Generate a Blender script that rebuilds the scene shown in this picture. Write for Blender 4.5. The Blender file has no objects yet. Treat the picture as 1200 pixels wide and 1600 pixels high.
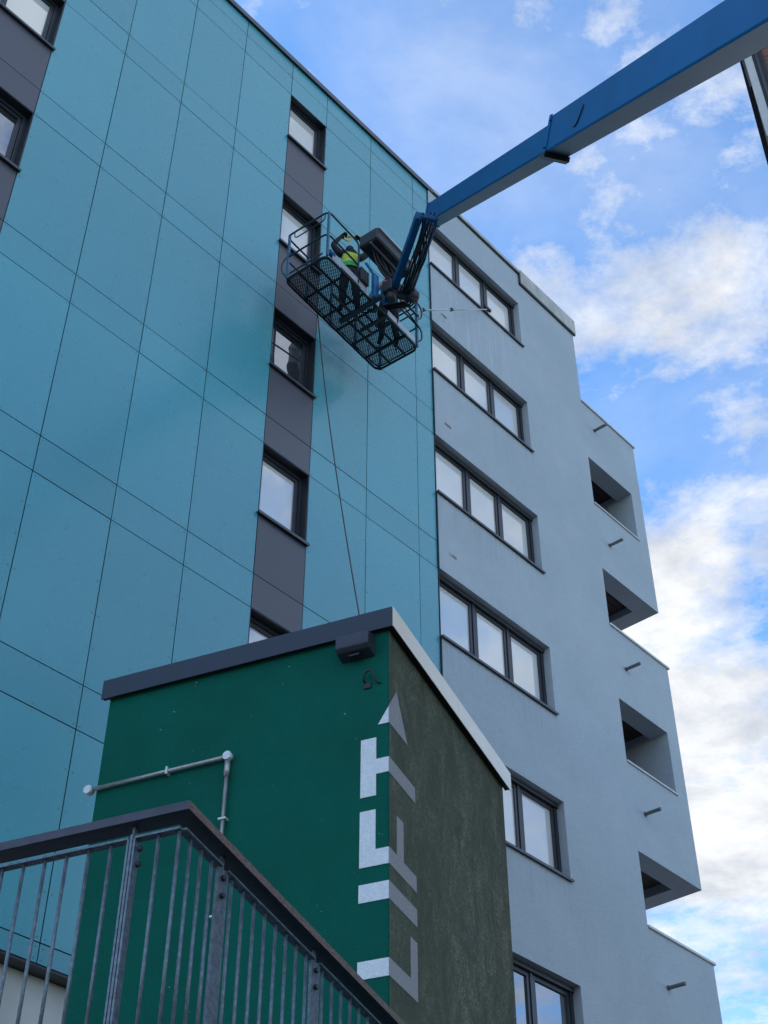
import bpy, bmesh, math, random
from mathutils import Vector, Matrix
random.seed(7)
R = math.radians
sc = bpy.context.scene

# ------------------------------------------------------------------ camera
EYE = 1.6
PITCH, ROLL = R(40.97955), R(0.115069)
fwd = Vector((0, math.cos(PITCH), math.sin(PITCH)))
rgt = Vector((1, 0, 0))
upv = rgt.cross(fwd)
cr, sr = math.cos(ROLL), math.sin(ROLL)
rgt, upv = cr * rgt + sr * upv, -sr * rgt + cr * upv
cam_d = bpy.data.cameras.new('camera')
cam_d.sensor_fit = 'VERTICAL'
cam_d.sensor_height = 36
cam_d.lens = 2225.15 / 1600 * 36
cam_d.clip_start = 0.05
cam_d.clip_end = 2000
cam = bpy.data.objects.new('camera', cam_d)
m3 = Matrix((rgt, upv, -fwd)).transposed()
cam.matrix_world = Matrix.Translation((0, 0, EYE)) @ m3.to_4x4()
sc.collection.objects.link(cam)
sc.camera = cam

# ------------------------------------------------------------------ sky, sun, exposure
SUN_AZ, SUN_EL = 152.0, 24.0          # degrees from +X towards +Y: behind the block, which shades the whole court
EXPOSURE = 1.8
world = bpy.data.worlds.new('World')
sc.world = world
world.use_nodes = True
nt = world.node_tree
nt.nodes.clear()
N = nt.nodes.new
L = nt.links.new
out = N('ShaderNodeOutputWorld')
bg = N('ShaderNodeBackground')
bg.inputs['Strength'].default_value = 0.115
sky = N('ShaderNodeTexSky')
sky.sky_type = 'NISHITA'
sky.sun_disc = False
sky.sun_elevation = R(SUN_EL)
sky.sun_rotation = R(90 - SUN_AZ)
sky.air_density = 1.0
sky.dust_density = 0.1
sky.ozone_density = 3.0
tc = N('ShaderNodeTexCoord')
sep = N('ShaderNodeSeparateXYZ')
L(tc.outputs['Generated'], sep.inputs[0])


def wmath(op, a, b=None, clamp=False):
    n = N('ShaderNodeMath')
    n.operation = op
    n.use_clamp = clamp
    for i, v in enumerate((a, b)):
        if v is None:
            continue
        if isinstance(v, (int, float)):
            n.inputs[i].default_value = v
        else:
            L(v, n.inputs[i])
    return n.outputs[0]


zc = wmath('ADD', wmath('MAXIMUM', sep.outputs[2], 0.0), 0.12)
comb = N('ShaderNodeCombineXYZ')
L(wmath('DIVIDE', sep.outputs[0], zc), comb.inputs[0])
L(wmath('DIVIDE', sep.outputs[1], zc), comb.inputs[1])


def wnoise(scale, detail, rough, dist, off):
    mp = N('ShaderNodeMapping')
    mp.inputs['Location'].default_value = off
    mp.inputs['Rotation'].default_value = (0, 0, R(25))
    mp.inputs['Scale'].default_value = (1.0, 1.1, 1)
    L(comb.outputs[0], mp.inputs[0])
    n = N('ShaderNodeTexNoise')
    n.inputs['Scale'].default_value = scale
    n.inputs['Detail'].default_value = detail
    n.inputs['Roughness'].default_value = rough
    n.inputs['Distortion'].default_value = dist
    L(mp.outputs[0], n.inputs['Vector'])
    return n.outputs[0]


def wramp(fac, stops):
    n = N('ShaderNodeValToRGB')
    e = n.color_ramp.elements
    e[0].position, e[0].color = stops[0][0], (stops[0][1],) * 3 + (1,)
    e[1].position, e[1].color = stops[-1][0], (stops[-1][1],) * 3 + (1,)
    for p, v in stops[1:-1]:
        x = e.new(p)
        x.color = (v,) * 3 + (1,)
    L(fac, n.inputs[0])
    return n.outputs[0]


CLOUD_OFF = (6.6, 4.1, 0.0)
big = wnoise(1.15, 3, 0.5, 0.1, CLOUD_OFF)
mid = wnoise(5.5, 14, 0.66, 0.12, (1.3, 0.4, 2.0))
thin = wnoise(2.2, 12, 0.62, 0.35, (7.3, 2.4, 5.0))
den = wmath('ADD', wmath('MULTIPLY', big, 0.42), wmath('MULTIPLY', mid, 0.58))
fac1 = wramp(den, [(0.45, 0.0), (0.507, 0.55), (0.58, 1.0)])
fac2 = wmath('MULTIPLY', wramp(thin, [(0.40, 0.0), (0.76, 1.0)]), 0.45)
fac = wmath('MAXIMUM', fac1, fac2, True)
shade = wramp(wnoise(7.5, 10, 0.62, 0.2, (0.2, 4.4, 1.0)), [(0.36, 0.62), (0.60, 1.0)])
cc = N('ShaderNodeMix')
cc.data_type = 'RGBA'
cc.blend_type = 'MULTIPLY'
cc.inputs[0].default_value = 1.0
cc.inputs[6].default_value = (2.5, 2.55, 2.62, 1)
tint = N('ShaderNodeMix')
tint.data_type = 'RGBA'
L(shade, tint.inputs[0])
tint.inputs[6].default_value = (0.0, 0.10, 0.28, 1)        # shaded parts of the cloud stay cool
tint.inputs[7].default_value = (1, 1, 1, 1)
L(tint.outputs[2], cc.inputs[7])
mx = N('ShaderNodeMix')
mx.data_type = 'RGBA'
L(fac, mx.inputs[0])
hs = N('ShaderNodeHueSaturation')
hs.inputs['Saturation'].default_value = 1.20
hs.inputs['Hue'].default_value = 0.501
L(sky.outputs[0], hs.inputs['Color'])
L(hs.outputs[0], mx.inputs[6])
L(cc.outputs[2], mx.inputs[7])
L(mx.outputs[2], bg.inputs['Color'])
L(bg.outputs[0], out.inputs[0])

sun_d = bpy.data.lights.new('sun', 'SUN')
sun_d.energy = 2.5
sun_d.angle = R(0.5)
sun_d.color = (1.0, 0.93, 0.84)
sun = bpy.data.objects.new('sun', sun_d)
sdir = Vector((math.cos(R(SUN_AZ)) * math.cos(R(SUN_EL)), math.sin(R(SUN_AZ)) * math.cos(R(SUN_EL)), math.sin(R(SUN_EL))))
sun.rotation_euler = sdir.to_track_quat('Z', 'Y').to_euler()
sun.location = (0, 0, 60)
sc.collection.objects.link(sun)

sc.view_settings.view_transform = 'Standard'
sc.view_settings.look = 'None'
sc.view_settings.exposure = EXPOSURE
sc.view_settings.gamma = 1
sc.view_settings.use_curve_mapping = False

# ------------------------------------------------------------------ materials
MATS = {}


def mat(name, col, rough=0.6, metal=0.0, ior=1.5, var=0.08, nscale=3.0, bump=0.0, bscale=60.0, detail=6.0,
        col2=None, stretch=(1, 1, 1), lo=0.35, hi=0.68, rvar=0.0, coat=0.0):
    """principled material: colour mottled by noise between col and col2, optional fine bump"""
    m = bpy.data.materials.new(name)
    m.use_nodes = True
    t = m.node_tree
    p = t.nodes['Principled BSDF']
    p.inputs['Roughness'].default_value = rough
    p.inputs['Metallic'].default_value = metal
    p.inputs['IOR'].default_value = ior
    p.inputs['Coat Weight'].default_value = coat
    co = t.nodes.new('ShaderNodeTexCoord')
    mp = t.nodes.new('ShaderNodeMapping')
    mp.inputs['Scale'].default_value = stretch
    t.links.new(co.outputs['Object'], mp.inputs[0])
    n = t.nodes.new('ShaderNodeTexNoise')
    n.inputs['Scale'].default_value = nscale
    n.inputs['Detail'].default_value = detail
    n.inputs['Roughness'].default_value = 0.62
    t.links.new(mp.outputs[0], n.inputs['Vector'])
    r = t.nodes.new('ShaderNodeValToRGB')
    if col2 is None:
        c1 = tuple(c * (1 - var) for c in col)
        c2 = tuple(min(1, c * (1 + var)) for c in col)
    else:
        c1, c2 = col, col2
    r.color_ramp.elements[0].position = lo
    r.color_ramp.elements[1].position = hi
    r.color_ramp.elements[0].color = (*c1, 1)
    r.color_ramp.elements[1].color = (*c2, 1)
    t.links.new(n.outputs[0], r.inputs[0])
    t.links.new(r.outputs[0], p.inputs['Base Color'])
    if rvar:
        mr = t.nodes.new('ShaderNodeMapRange')
        mr.inputs[3].default_value = rough - rvar
        mr.inputs[4].default_value = rough + rvar
        t.links.new(n.outputs[0], mr.inputs[0])
        t.links.new(mr.outputs[0], p.inputs['Roughness'])
    if bump:
        nb = t.nodes.new('ShaderNodeTexNoise')
        nb.inputs['Scale'].default_value = bscale
        nb.inputs['Detail'].default_value = 5
        t.links.new(co.outputs['Object'], nb.inputs['Vector'])
        b = t.nodes.new('ShaderNodeBump')
        b.inputs['Strength'].default_value = bump
        b.inputs['Distance'].default_value = 0.01
        t.links.new(nb.outputs[0], b.inputs['Height'])
        t.links.new(b.outputs[0], p.inputs['Normal'])
    MATS[name] = m
    return m


def rgbmix(t, fac, a, b, blend='MIX'):
    n = t.nodes.new('ShaderNodeMix')
    n.data_type = 'RGBA'
    n.blend_type = blend
    for i, v in ((0, fac), (6, a), (7, b)):
        if isinstance(v, (int, float)):
            n.inputs[i].default_value = v
        elif isinstance(v, tuple):
            n.inputs[i].default_value = (*v, 1)
        else:
            t.links.new(v, n.inputs[i])
    return n.outputs[2]


def nmath(t, op, a, b=None, clamp=False):
    n = t.nodes.new('ShaderNodeMath')
    n.operation = op
    n.use_clamp = clamp
    for i, v in enumerate((a, b)):
        if v is None:
            continue
        if isinstance(v, (int, float)):
            n.inputs[i].default_value = v
        else:
            t.links.new(v, n.inputs[i])
    return n.outputs[0]


def nnoise(t, vec, scale, detail=5, rough=0.6, stretch=None, dist=0.0):
    if stretch:
        mp = t.nodes.new('ShaderNodeMapping')
        mp.inputs['Scale'].default_value = stretch
        t.links.new(vec, mp.inputs[0])
        vec = mp.outputs[0]
    n = t.nodes.new('ShaderNodeTexNoise')
    n.inputs['Scale'].default_value = scale
    n.inputs['Detail'].default_value = detail
    n.inputs['Roughness'].default_value = rough
    n.inputs['Distortion'].default_value = dist
    t.links.new(vec, n.inputs['Vector'])
    return n.outputs[0]


def nrange(t, v, a, b, c=0.0, d=1.0, smooth=True):
    n = t.nodes.new('ShaderNodeMapRange')
    n.interpolation_type = 'SMOOTHSTEP' if smooth else 'LINEAR'
    n.clamp = True
    t.links.new(v, n.inputs[0])
    for i, x in enumerate((a, b, c, d)):
        n.inputs[i + 1].default_value = x
    return n.outputs[0]


# teal powder-coated cladding: per-panel tone, faint run-off marks, satin sheen
def panel_material(name, col, rough, ior):
    m = mat(name, col, rough=rough, ior=ior, var=0.025, nscale=0.8)
    t = m.node_tree
    p = t.nodes['Principled BSDF']
    base = p.inputs['Base Color'].links[0].from_socket
    oi = t.nodes.new('ShaderNodeObjectInfo')
    tone = nrange(t, oi.outputs['Random'], 0, 1, 0.94, 1.06, False)
    cmb = t.nodes.new('ShaderNodeCombineColor')
    for i in range(3):
        t.links.new(tone, cmb.inputs[i])
    c = rgbmix(t, 1.0, base, cmb.outputs[0], 'MULTIPLY')
    co = t.nodes.new('ShaderNodeTexCoord')
    # faint long run-off marks, the same on every panel edge to edge
    runs = nnoise(t, co.outputs['Object'], 1.2, 3, 0.5, (3, 3, 0.12))
    c = rgbmix(t, nmath(t, 'MULTIPLY', nrange(t, runs, 0.45, 0.75), 0.07), c, tuple(x * 0.6 + 0.03 for x in col))
    t.links.new(c, p.inputs['Base Color'])
    rn = nnoise(t, co.outputs['Object'], 1.3, 5, 0.6)
    t.links.new(nrange(t, rn, 0.3, 0.7, rough - 0.01, rough + 0.02), p.inputs['Roughness'])
    # panels never lie perfectly flat: long slow waviness
    wv = nnoise(t, co.outputs['Object'], 0.9, 1, 0.4)
    b = t.nodes.new('ShaderNodeBump')
    b.inputs['Strength'].default_value = 0.07
    b.inputs['Distance'].default_value = 0.02
    t.links.new(wv, b.inputs['Height'])
    t.links.new(b.outputs[0], p.inputs['Normal'])
    return m


panel_material('teal_panel', (0.076, 0.342, 0.425), 0.27, 1.65)
panel_material('charcoal_panel', (0.088, 0.092, 0.115), 0.38, 1.5)
mat('dark_backing', (0.008, 0.012, 0.016), 0.8)
mat('rivet_metal', (0.022, 0.09, 0.11), 0.5)
mat('dark_aluminium', (0.028, 0.034, 0.045), 0.35, var=0.15, nscale=8)
mat('sill_metal', (0.075, 0.085, 0.10), 0.38, metal=0.3, var=0.15, nscale=5)
mat('coping_metal', (0.085, 0.095, 0.11), 0.35, metal=0.3, var=0.15, nscale=3)
mat('pale_coping', (0.46, 0.47, 0.45), 0.5, var=0.2, nscale=4, stretch=(1, 1, 0.3))
mat('white_trim', (0.62, 0.63, 0.62), 0.45, var=0.08, nscale=3)
mat('dark_timber', (0.035, 0.026, 0.022), 0.65, var=0.3, nscale=6, stretch=(1, 12, 1))
mat('spout_metal', (0.16, 0.17, 0.17), 0.4, metal=0.5, var=0.2)
mat('plinth_render', (0.58, 0.58, 0.55), 0.85, nscale=1.2, col2=(0.72, 0.72, 0.70), bump=0.3, bscale=30)


# grey sand-finish render with run-off under the washed windows
def render_material():
    m = bpy.data.materials.new('grey_render')
    m.use_nodes = True
    t = m.node_tree
    p = t.nodes['Principled BSDF']
    co = t.nodes.new('ShaderNodeTexCoord')
    o = co.outputs['Object']
    sp = t.nodes.new('ShaderNodeSeparateXYZ')
    t.links.new(o, sp.inputs[0])
    blot = nnoise(t, o, 0.55, 7, 0.62)
    c = rgbmix(t, nrange(t, blot, 0.35, 0.68), (0.365, 0.435, 0.495), (0.43, 0.50, 0.56))
    fine = nnoise(t, o, 26, 4, 0.7)
    c = rgbmix(t, nmath(t, 'MULTIPLY', nrange(t, fine, 0.3, 0.7), 0.55), c, (0.47, 0.54, 0.60))
    trowel = nnoise(t, o, 5.0, 3, 0.6, (1.0, 1.0, 2.2), 1.5)
    c = rgbmix(t, nmath(t, 'MULTIPLY', nrange(t, trowel, 0.5, 0.62), 0.14), c, (0.31, 0.36, 0.425))
    # wet streaks where the window cleaners have been
    st = nnoise(t, o, 2.6, 5, 0.66, (6.5, 1, 0.22))
    st = nrange(t, st, 0.5, 0.62)
    wob = nmath(t, 'MULTIPLY', nnoise(t, o, 1.4, 3, 0.6, (2.5, 1, 0.2)), 2.6)
    zz = nmath(t, 'ADD', sp.outputs[2], wob)
    inz = nmath(t, 'MULTIPLY', nrange(t, zz, 22.3, 23.6), nrange(t, sp.outputs[2], 24.72, 24.6))
    inx = nmath(t, 'MULTIPLY', nrange(t, sp.outputs[0], 14.4, 15.0), nrange(t, sp.outputs[0], 17.9, 16.9))
    wet = nmath(t, 'MULTIPLY', nmath(t, 'MULTIPLY', inz, inx), st)
    c = rgbmix(t, nmath(t, 'MULTIPLY', wet, 0.34), c, (0.60, 0.66, 0.74))
    ph = nmath(t, 'FRACT', nmath(t, 'DIVIDE', nmath(t, 'SUBTRACT', 24.735 + 31.55, sp.outputs[2]), 3.155))
    below = nmath(t, 'MULTIPLY', nrange(t, ph, 0.0, 0.012), nrange(t, ph, 0.36, 0.02))
    drip = nrange(t, nnoise(t, o, 3.4, 5, 0.7, (5.0, 1, 0.12)), 0.47, 0.66)
    inx2 = nmath(t, 'MULTIPLY', nrange(t, sp.outputs[0], 14.5, 14.7), nrange(t, sp.outputs[0], 17.85, 17.7))
    c = rgbmix(t, nmath(t, 'MULTIPLY', nmath(t, 'MULTIPLY', drip, inx2), nmath(t, 'MULTIPLY', below, 0.30)), c, (0.26, 0.285, 0.31))
    t.links.new(c, p.inputs['Base Color'])
    p.inputs['Roughness'].default_value = 0.85
    hb = nmath(t, 'ADD', nnoise(t, o, 70, 4, 0.7), nmath(t, 'MULTIPLY', trowel, 0.8))
    b = t.nodes.new('ShaderNodeBump')
    b.inputs['Strength'].default_value = 0.55
    b.inputs['Distance'].default_value = 0.012
    t.links.new(hb, b.inputs['Height'])
    t.links.new(b.outputs[0], p.inputs['Normal'])
    MATS['grey_render'] = m


render_material()


# coated window glass in front of a pale blind: a mirror layer over a soft grey
def glass_material(name, tint, blind, mirror=0.5):
    m = bpy.data.materials.new(name)
    m.use_nodes = True
    t = m.node_tree
    p = t.nodes['Principled BSDF']
    co = t.nodes.new('ShaderNodeTexCoord')
    n = nnoise(t, co.outputs['Object'], 0.9, 3, 0.5)
    c = rgbmix(t, nrange(t, n, 0.3, 0.7), tuple(x * 0.88 for x in blind), blind)
    oi = t.nodes.new('ShaderNodeObjectInfo')
    c = rgbmix(t, nrange(t, oi.outputs['Random'], 0.0, 1.0, 0.0, 0.38), c, tuple(x * 0.55 for x in blind))
    t.links.new(c, p.inputs['Base Color'])
    p.inputs['Roughness'].default_value = 0.6
    g = t.nodes.new('ShaderNodeBsdfGlossy')
    g.inputs['Color'].default_value = (*tint, 1)
    g.inputs['Roughness'].default_value = 0.015
    wv = nnoise(t, co.outputs['Object'], 1.6, 1, 0.4)
    b = t.nodes.new('ShaderNodeBump')
    b.inputs['Strength'].default_value = 0.08
    b.inputs['Distance'].default_value = 0.02
    t.links.new(wv, b.inputs['Height'])
    t.links.new(b.outputs[0], g.inputs['Normal'])
    mix = t.nodes.new('ShaderNodeMixShader')
    mix.inputs[0].default_value = mirror
    o = t.nodes['Material Output']
    t.links.new(p.outputs[0], mix.inputs[1])
    t.links.new(g.outputs[0], mix.inputs[2])
    t.links.new(mix.outputs[0], o.inputs[0])
    MATS[name] = m


glass_material('glass_blind', (0.86, 0.88, 0.92), (0.82, 0.82, 0.80), 0.27)
glass_material('glass_dark', (0.80, 0.84, 0.90), (0.02, 0.022, 0.026), 0.42)


# painted masonry of the lift tower
def tower_material(name, col, dirt, dirtamt, rough=0.8):
    m = bpy.data.materials.new(name)
    m.use_nodes = True
    t = m.node_tree
    p = t.nodes['Principled BSDF']
    co = t.nodes.new('ShaderNodeTexCoord')
    o = co.outputs['Object']
    a = nnoise(t, o, 1.6, 6, 0.62)
    c = rgbmix(t, nrange(t, a, 0.3, 0.7), tuple(x * 0.9 for x in col), tuple(x * 1.08 for x in col))
    runs = nnoise(t, o, 3.0, 10, 0.78, (1.5, 1.5, 0.75), 0.6)
    patch = nnoise(t, o, 0.85, 4, 0.6, (1.6, 1.6, 0.6))
    d = nmath(t, 'MULTIPLY', nrange(t, runs, 0.35, 0.75), nrange(t, patch, 0.33, 0.66, 0.35, 1.0))
    grit = nnoise(t, o, 52, 5, 0.85)
    d = nmath(t, 'MULTIPLY', d, nrange(t, grit, 0.42, 0.58, 0.05, 1.0))
    c = rgbmix(t, nmath(t, 'MULTIPLY', d, dirtamt, True), c, dirt)
    chip = nnoise(t, o, 30, 2, 0.5)
    c = rgbmix(t, nrange(t, chip, 0.775, 0.79), c, (0.35, 0.38, 0.36))
    t.links.new(c, p.inputs['Base Color'])
    p.inputs['Roughness'].default_value = rough
    p.inputs['Specular IOR Level'].default_value = 0.15
    b = t.nodes.new('ShaderNodeBump')
    b.inputs['Strength'].default_value = 0.7
    b.inputs['Distance'].default_value = 0.008
    t.links.new(nmath(t, 'ADD', nnoise(t, o, 85, 4, 0.7), nmath(t, 'MULTIPLY', nnoise(t, o, 9, 3, 0.6), 0.7)), b.inputs['Height'])
    t.links.new(b.outputs[0], p.inputs['Normal'])
    MATS[name] = m


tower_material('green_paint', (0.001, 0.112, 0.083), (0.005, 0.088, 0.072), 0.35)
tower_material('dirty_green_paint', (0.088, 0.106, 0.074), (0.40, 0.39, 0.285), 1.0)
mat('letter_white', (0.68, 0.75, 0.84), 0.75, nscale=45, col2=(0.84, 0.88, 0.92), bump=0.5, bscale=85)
mat('letter_white_shade', (0.32, 0.32, 0.34), 0.75, nscale=45, col2=(0.42, 0.42, 0.43), bump=0.5, bscale=85)  # same white paint; the dimmer right face's shade is put into the colour
mat('cap_metal', (0.020, 0.033, 0.062), 0.5, var=0.1, nscale=5)  # darker blue reflection of the left side put into the colour
mat('cap_metal_sheen', (0.98, 0.80, 0.57), 0.3, metal=0.6, nscale=7, col2=(1.0, 0.89, 0.70), stretch=(0.6, 3, 3))  # same cap metal, bright warm sky reflection put into the colour
mat('conduit_steel', (0.40, 0.42, 0.42), 0.38, metal=0.6, var=0.2, nscale=20)
mat('junction_steel', (0.66, 0.68, 0.70), 0.4, metal=0.4, var=0.12, nscale=30)
mat('black_plastic', (0.012, 0.014, 0.018), 0.45, var=0.2)
mat('housing_navy', (0.03, 0.038, 0.06), 0.4, var=0.15, nscale=10)
mat('galvanised', (0.095, 0.13, 0.165), 0.5, metal=0.5, nscale=38, col2=(0.21, 0.265, 0.315), rvar=0.1)
mat('handrail_cap', (0.045, 0.046, 0.072), 0.42, var=0.25, nscale=9, stretch=(6, 1, 1))
mat('handrail_worn', (0.10, 0.058, 0.048), 0.6, nscale=30, col2=(0.26, 0.19, 0.16), stretch=(1, 6, 6))
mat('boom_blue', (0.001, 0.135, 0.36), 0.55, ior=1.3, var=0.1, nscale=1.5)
mat('boom_under_sheen', (0.040, 0.075, 0.112), 0.4, metal=0.2, nscale=1.3, col2=(0.075, 0.110, 0.145))  # blue boom's underside: grey grazing reflection put into the colour
mat('jib_blue', (0.001, 0.09, 0.235), 0.5, ior=1.35, var=0.2, nscale=6)
mat('lift_blue', (0.004, 0.13, 0.36), 0.4, var=0.15, nscale=8)
mat('rail_blue', (0.006, 0.035, 0.065), 0.42, var=0.3, nscale=14)
mat('post_blue', (0.03, 0.12, 0.22), 0.42, var=0.3, nscale=20)
mat('floor_steel', (0.012, 0.022, 0.03), 0.5, metal=0.3, var=0.3, nscale=15)
mat('toe_board', (0.42, 0.45, 0.50), 0.45, metal=0.3, var=0.12, nscale=8)
mat('hose_black', (0.008, 0.009, 0.012), 0.5)
mat('chrome_rod', (0.55, 0.57, 0.60), 0.2, metal=0.9)
mat('console_grey', (0.03, 0.035, 0.045), 0.5, var=0.2)
mat('console_edge', (0.45, 0.43, 0.42), 0.5, var=0.12)
mat('cloth_black', (0.012, 0.013, 0.018), 0.85, var=0.3, nscale=20, bump=0.4, bscale=25)
mat('cloth_navy', (0.018, 0.024, 0.04), 0.85, var=0.3, nscale=20, bump=0.4, bscale=25)
mat('cloth_pale', (0.42, 0.40, 0.40), 0.85, var=0.15, nscale=12, bump=0.4, bscale=25)
mat('hi_vis', (0.42, 0.62, 0.03), 0.7, nscale=14, col2=(0.55, 0.72, 0.06), bump=0.3, bscale=25)
mat('hi_vis_green', (0.03, 0.50, 0.06), 0.7, var=0.12, nscale=10)
mat('reflective_band', (0.55, 0.55, 0.50), 0.4, var=0.1)
mat('skin', (0.42, 0.25, 0.18), 0.55, var=0.1, nscale=12)
mat('red_cloth', (0.42, 0.05, 0.04), 0.8, var=0.2)
mat('yellow_tool', (0.62, 0.50, 0.10), 0.45, var=0.12, nscale=25)
mat('pole_white', (0.52, 0.53, 0.54), 0.4, var=0.1)
mat('hose_red', (0.07, 0.045, 0.055), 0.55, var=0.2)
mat('concrete', (0.22, 0.22, 0.21), 0.9, var=0.2, nscale=1.5, bump=0.4, bscale=20)
mat('asphalt', (0.045, 0.046, 0.05), 0.9, var=0.25, nscale=3, bump=0.5, bscale=40)
mat('soffit_dark', (0.018, 0.017, 0.018), 0.7, var=0.2)
mat('roof_tile', (0.05, 0.035, 0.03), 0.8, var=0.25)
mat('rubber', (0.012, 0.012, 0.012), 0.8)


def brick_material():
    m = bpy.data.materials.new('brick_wall')
    m.use_nodes = True
    t = m.node_tree
    p = t.nodes['Principled BSDF']
    co = t.nodes.new('ShaderNodeTexCoord')
    sp = t.nodes.new('ShaderNodeSeparateXYZ')
    t.links.new(co.outputs['Object'], sp.inputs[0])
    cb = t.nodes.new('ShaderNodeCombineXYZ')
    t.links.new(nmath(t, 'ADD', sp.outputs[0], sp.outputs[1]), cb.inputs[0])
    t.links.new(sp.outputs[2], cb.inputs[1])
    b = t.nodes.new('ShaderNodeTexBrick')
    b.inputs['Scale'].default_value = 1.0
    b.inputs['Brick Width'].default_value = 0.225
    b.inputs['Row Height'].default_value = 0.075
    b.inputs['Mortar Size'].default_value = 0.006
    b.inputs['Color1'].default_value = (0.20, 0.075, 0.05, 1)
    b.inputs['Color2'].default_value = (0.27, 0.11, 0.075, 1)
    b.inputs['Mortar'].default_value = (0.22, 0.20, 0.18, 1)
    t.links.new(cb.outputs[0], b.inputs['Vector'])
    t.links.new(b.outputs['Color'], p.inputs['Base Color'])
    p.inputs['Roughness'].default_value = 0.85
    MATS['brick_wall'] = m


brick_material()


# ------------------------------------------------------------------ mesh helpers
def box(bm, x0, x1, y0, y1, z0, z1, mi=0):
    v = [bm.verts.new(c) for c in ((x0, y0, z0), (x1, y0, z0), (x1, y1, z0), (x0, y1, z0),
                                   (x0, y0, z1), (x1, y0, z1), (x1, y1, z1), (x0, y1, z1))]
    for f in ((0, 3, 2, 1), (4, 5, 6, 7), (0, 1, 5, 4), (1, 2, 6, 5), (2, 3, 7, 6), (3, 0, 4, 7)):
        bm.faces.new([v[i] for i in f]).material_index = mi
    return v


def obox(bm, c, ax, ay, az):
    """oriented box from centre and three half-extent vectors"""
    c, ax, ay, az = Vector(c), Vector(ax), Vector(ay), Vector(az)
    v = [bm.verts.new(c + sx * ax + sy * ay + sz * az) for sz in (-1, 1) for sx, sy in ((-1, -1), (1, -1), (1, 1), (-1, 1))]
    for f in ((0, 3, 2, 1), (4, 5, 6, 7), (0, 1, 5, 4), (1, 2, 6, 5), (2, 3, 7, 6), (3, 0, 4, 7)):
        bm.faces.new([v[i] for i in f])


def beam(bm, a, b, side, w, h):
    """square-section bar from a to b; w is its full width along side, h its full depth across"""
    a, b = Vector(a), Vector(b)
    d = (b - a)
    s = Vector(side).normalized()
    u = s.cross(d.normalized()).normalized()
    s = d.normalized().cross(u).normalized()
    obox(bm, (a + b) / 2, d / 2, s * (-w / 2), u * (h / 2))


def tube(bm, pts, r, seg=8, closed=False, cap=True):
    pts = [Vector(p) for p in pts]
    n = len(pts)
    rs = r if isinstance(r, (list, tuple)) else [r] * n
    rings = []
    prev = None
    for i, p in enumerate(pts):
        a = pts[(i - 1) % n] if (closed or i > 0) else p
        b = pts[(i + 1) % n] if (closed or i < n - 1) else p
        d = (b - a).normalized()
        if prev is None:
            ref = Vector((0, 0, 1)) if abs(d.z) < 0.9 else Vector((1, 0, 0))
            x = ref.cross(d).normalized()
        else:
            x = (prev - d * prev.dot(d)).normalized()
        prev = x
        y = d.cross(x)
        rings.append([bm.verts.new(p + (x * math.cos(2 * math.pi * k / seg) + y * math.sin(2 * math.pi * k / seg)) * rs[i]) for k in range(seg)])
    m = n if closed else n - 1
    for i in range(m):
        A, B = rings[i], rings[(i + 1) % n]
        for k in range(seg):
            f = bm.faces.new((A[k], A[(k + 1) % seg], B[(k + 1) % seg], B[k]))
            f.smooth = True
    if cap and not closed:
        bm.faces.new(rings[0][::-1])
        bm.faces.new(rings[-1])


def rounded(pts, rad, seg=5, closed=False):
    """polyline with its corners rounded"""
    pts = [Vector(p) for p in pts]
    n = len(pts)
    o = []
    for i, p in enumerate(pts):
        if not closed and i in (0, n - 1):
            o.append(p)
            continue
        a, b = pts[(i - 1) % n], pts[(i + 1) % n]
        da, db = (a - p), (b - p)
        r = min(rad, da.length * 0.49, db.length * 0.49)
        s, e = p + da.normalized() * r, p + db.normalized() * r
        for k in range(seg + 1):
            q = k / seg
            o.append((1 - q) ** 2 * s + 2 * q * (1 - q) * p + q * q * e)
    return o


def poly_prism(bm, pts, off):
    """extrude a planar polygon (list of 3D points) by vector off"""
    off = Vector(off)
    a = [bm.verts.new(p) for p in pts]
    b = [bm.verts.new(Vector(p) + off) for p in pts]
    n = len(pts)
    bm.faces.new(a)
    bm.faces.new(b[::-1])
    for i in range(n):
        bm.faces.new((a[i], b[i], b[(i + 1) % n], a[(i + 1) % n]))


def obj(name, bm, m, parent=None, bevel=0.0):
    bmesh.ops.recalc_face_normals(bm, faces=bm.faces[:])
    if bevel:
        bmesh.ops.bevel(bm, geom=bm.edges[:], offset=bevel, segments=1, affect='EDGES', clamp_overlap=True)
    me = bpy.data.meshes.new(name)
    bm.to_mesh(me)
    bm.free()
    for x in (m if isinstance(m, (list, tuple)) else [m]):
        me.materials.append(MATS[x])
    o = bpy.data.objects.new(name, me)
    sc.collection.objects.link(o)
    o.parent = parent
    return o


def share(name, src, parent, loc=(0, 0, 0), rot=(0, 0, 0)):
    o = src.copy()
    o.name = name
    sc.collection.objects.link(o)
    o.parent = parent
    o.location = loc
    o.rotation_euler = rot
    return o


def thing(name, label, cat, loc=(0, 0, 0), rz=0.0, group=None, kind=None):
    o = bpy.data.objects.new(name, None)
    o.empty_display_size = 0.2
    sc.collection.objects.link(o)
    o.location = loc
    o.rotation_euler = (0, 0, rz)
    return tag(o, label, cat, group, kind)


def tag(o, label, cat, group=None, kind=None):
    o['label'] = label
    o['category'] = cat
    if group:
        o['group'] = group
    if kind:
        o['kind'] = kind
    return o


def BM():
    return bmesh.new()


# frames of reference (all heights below are above the eye; E adds the eye height)
E = EYE
YF, YT = R(48.0385), R(66.656)
eF = Vector((math.cos(YF), math.sin(YF), 0))
nF = Vector((math.sin(YF), -math.cos(YF), 0))
D = 11.9

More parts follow.
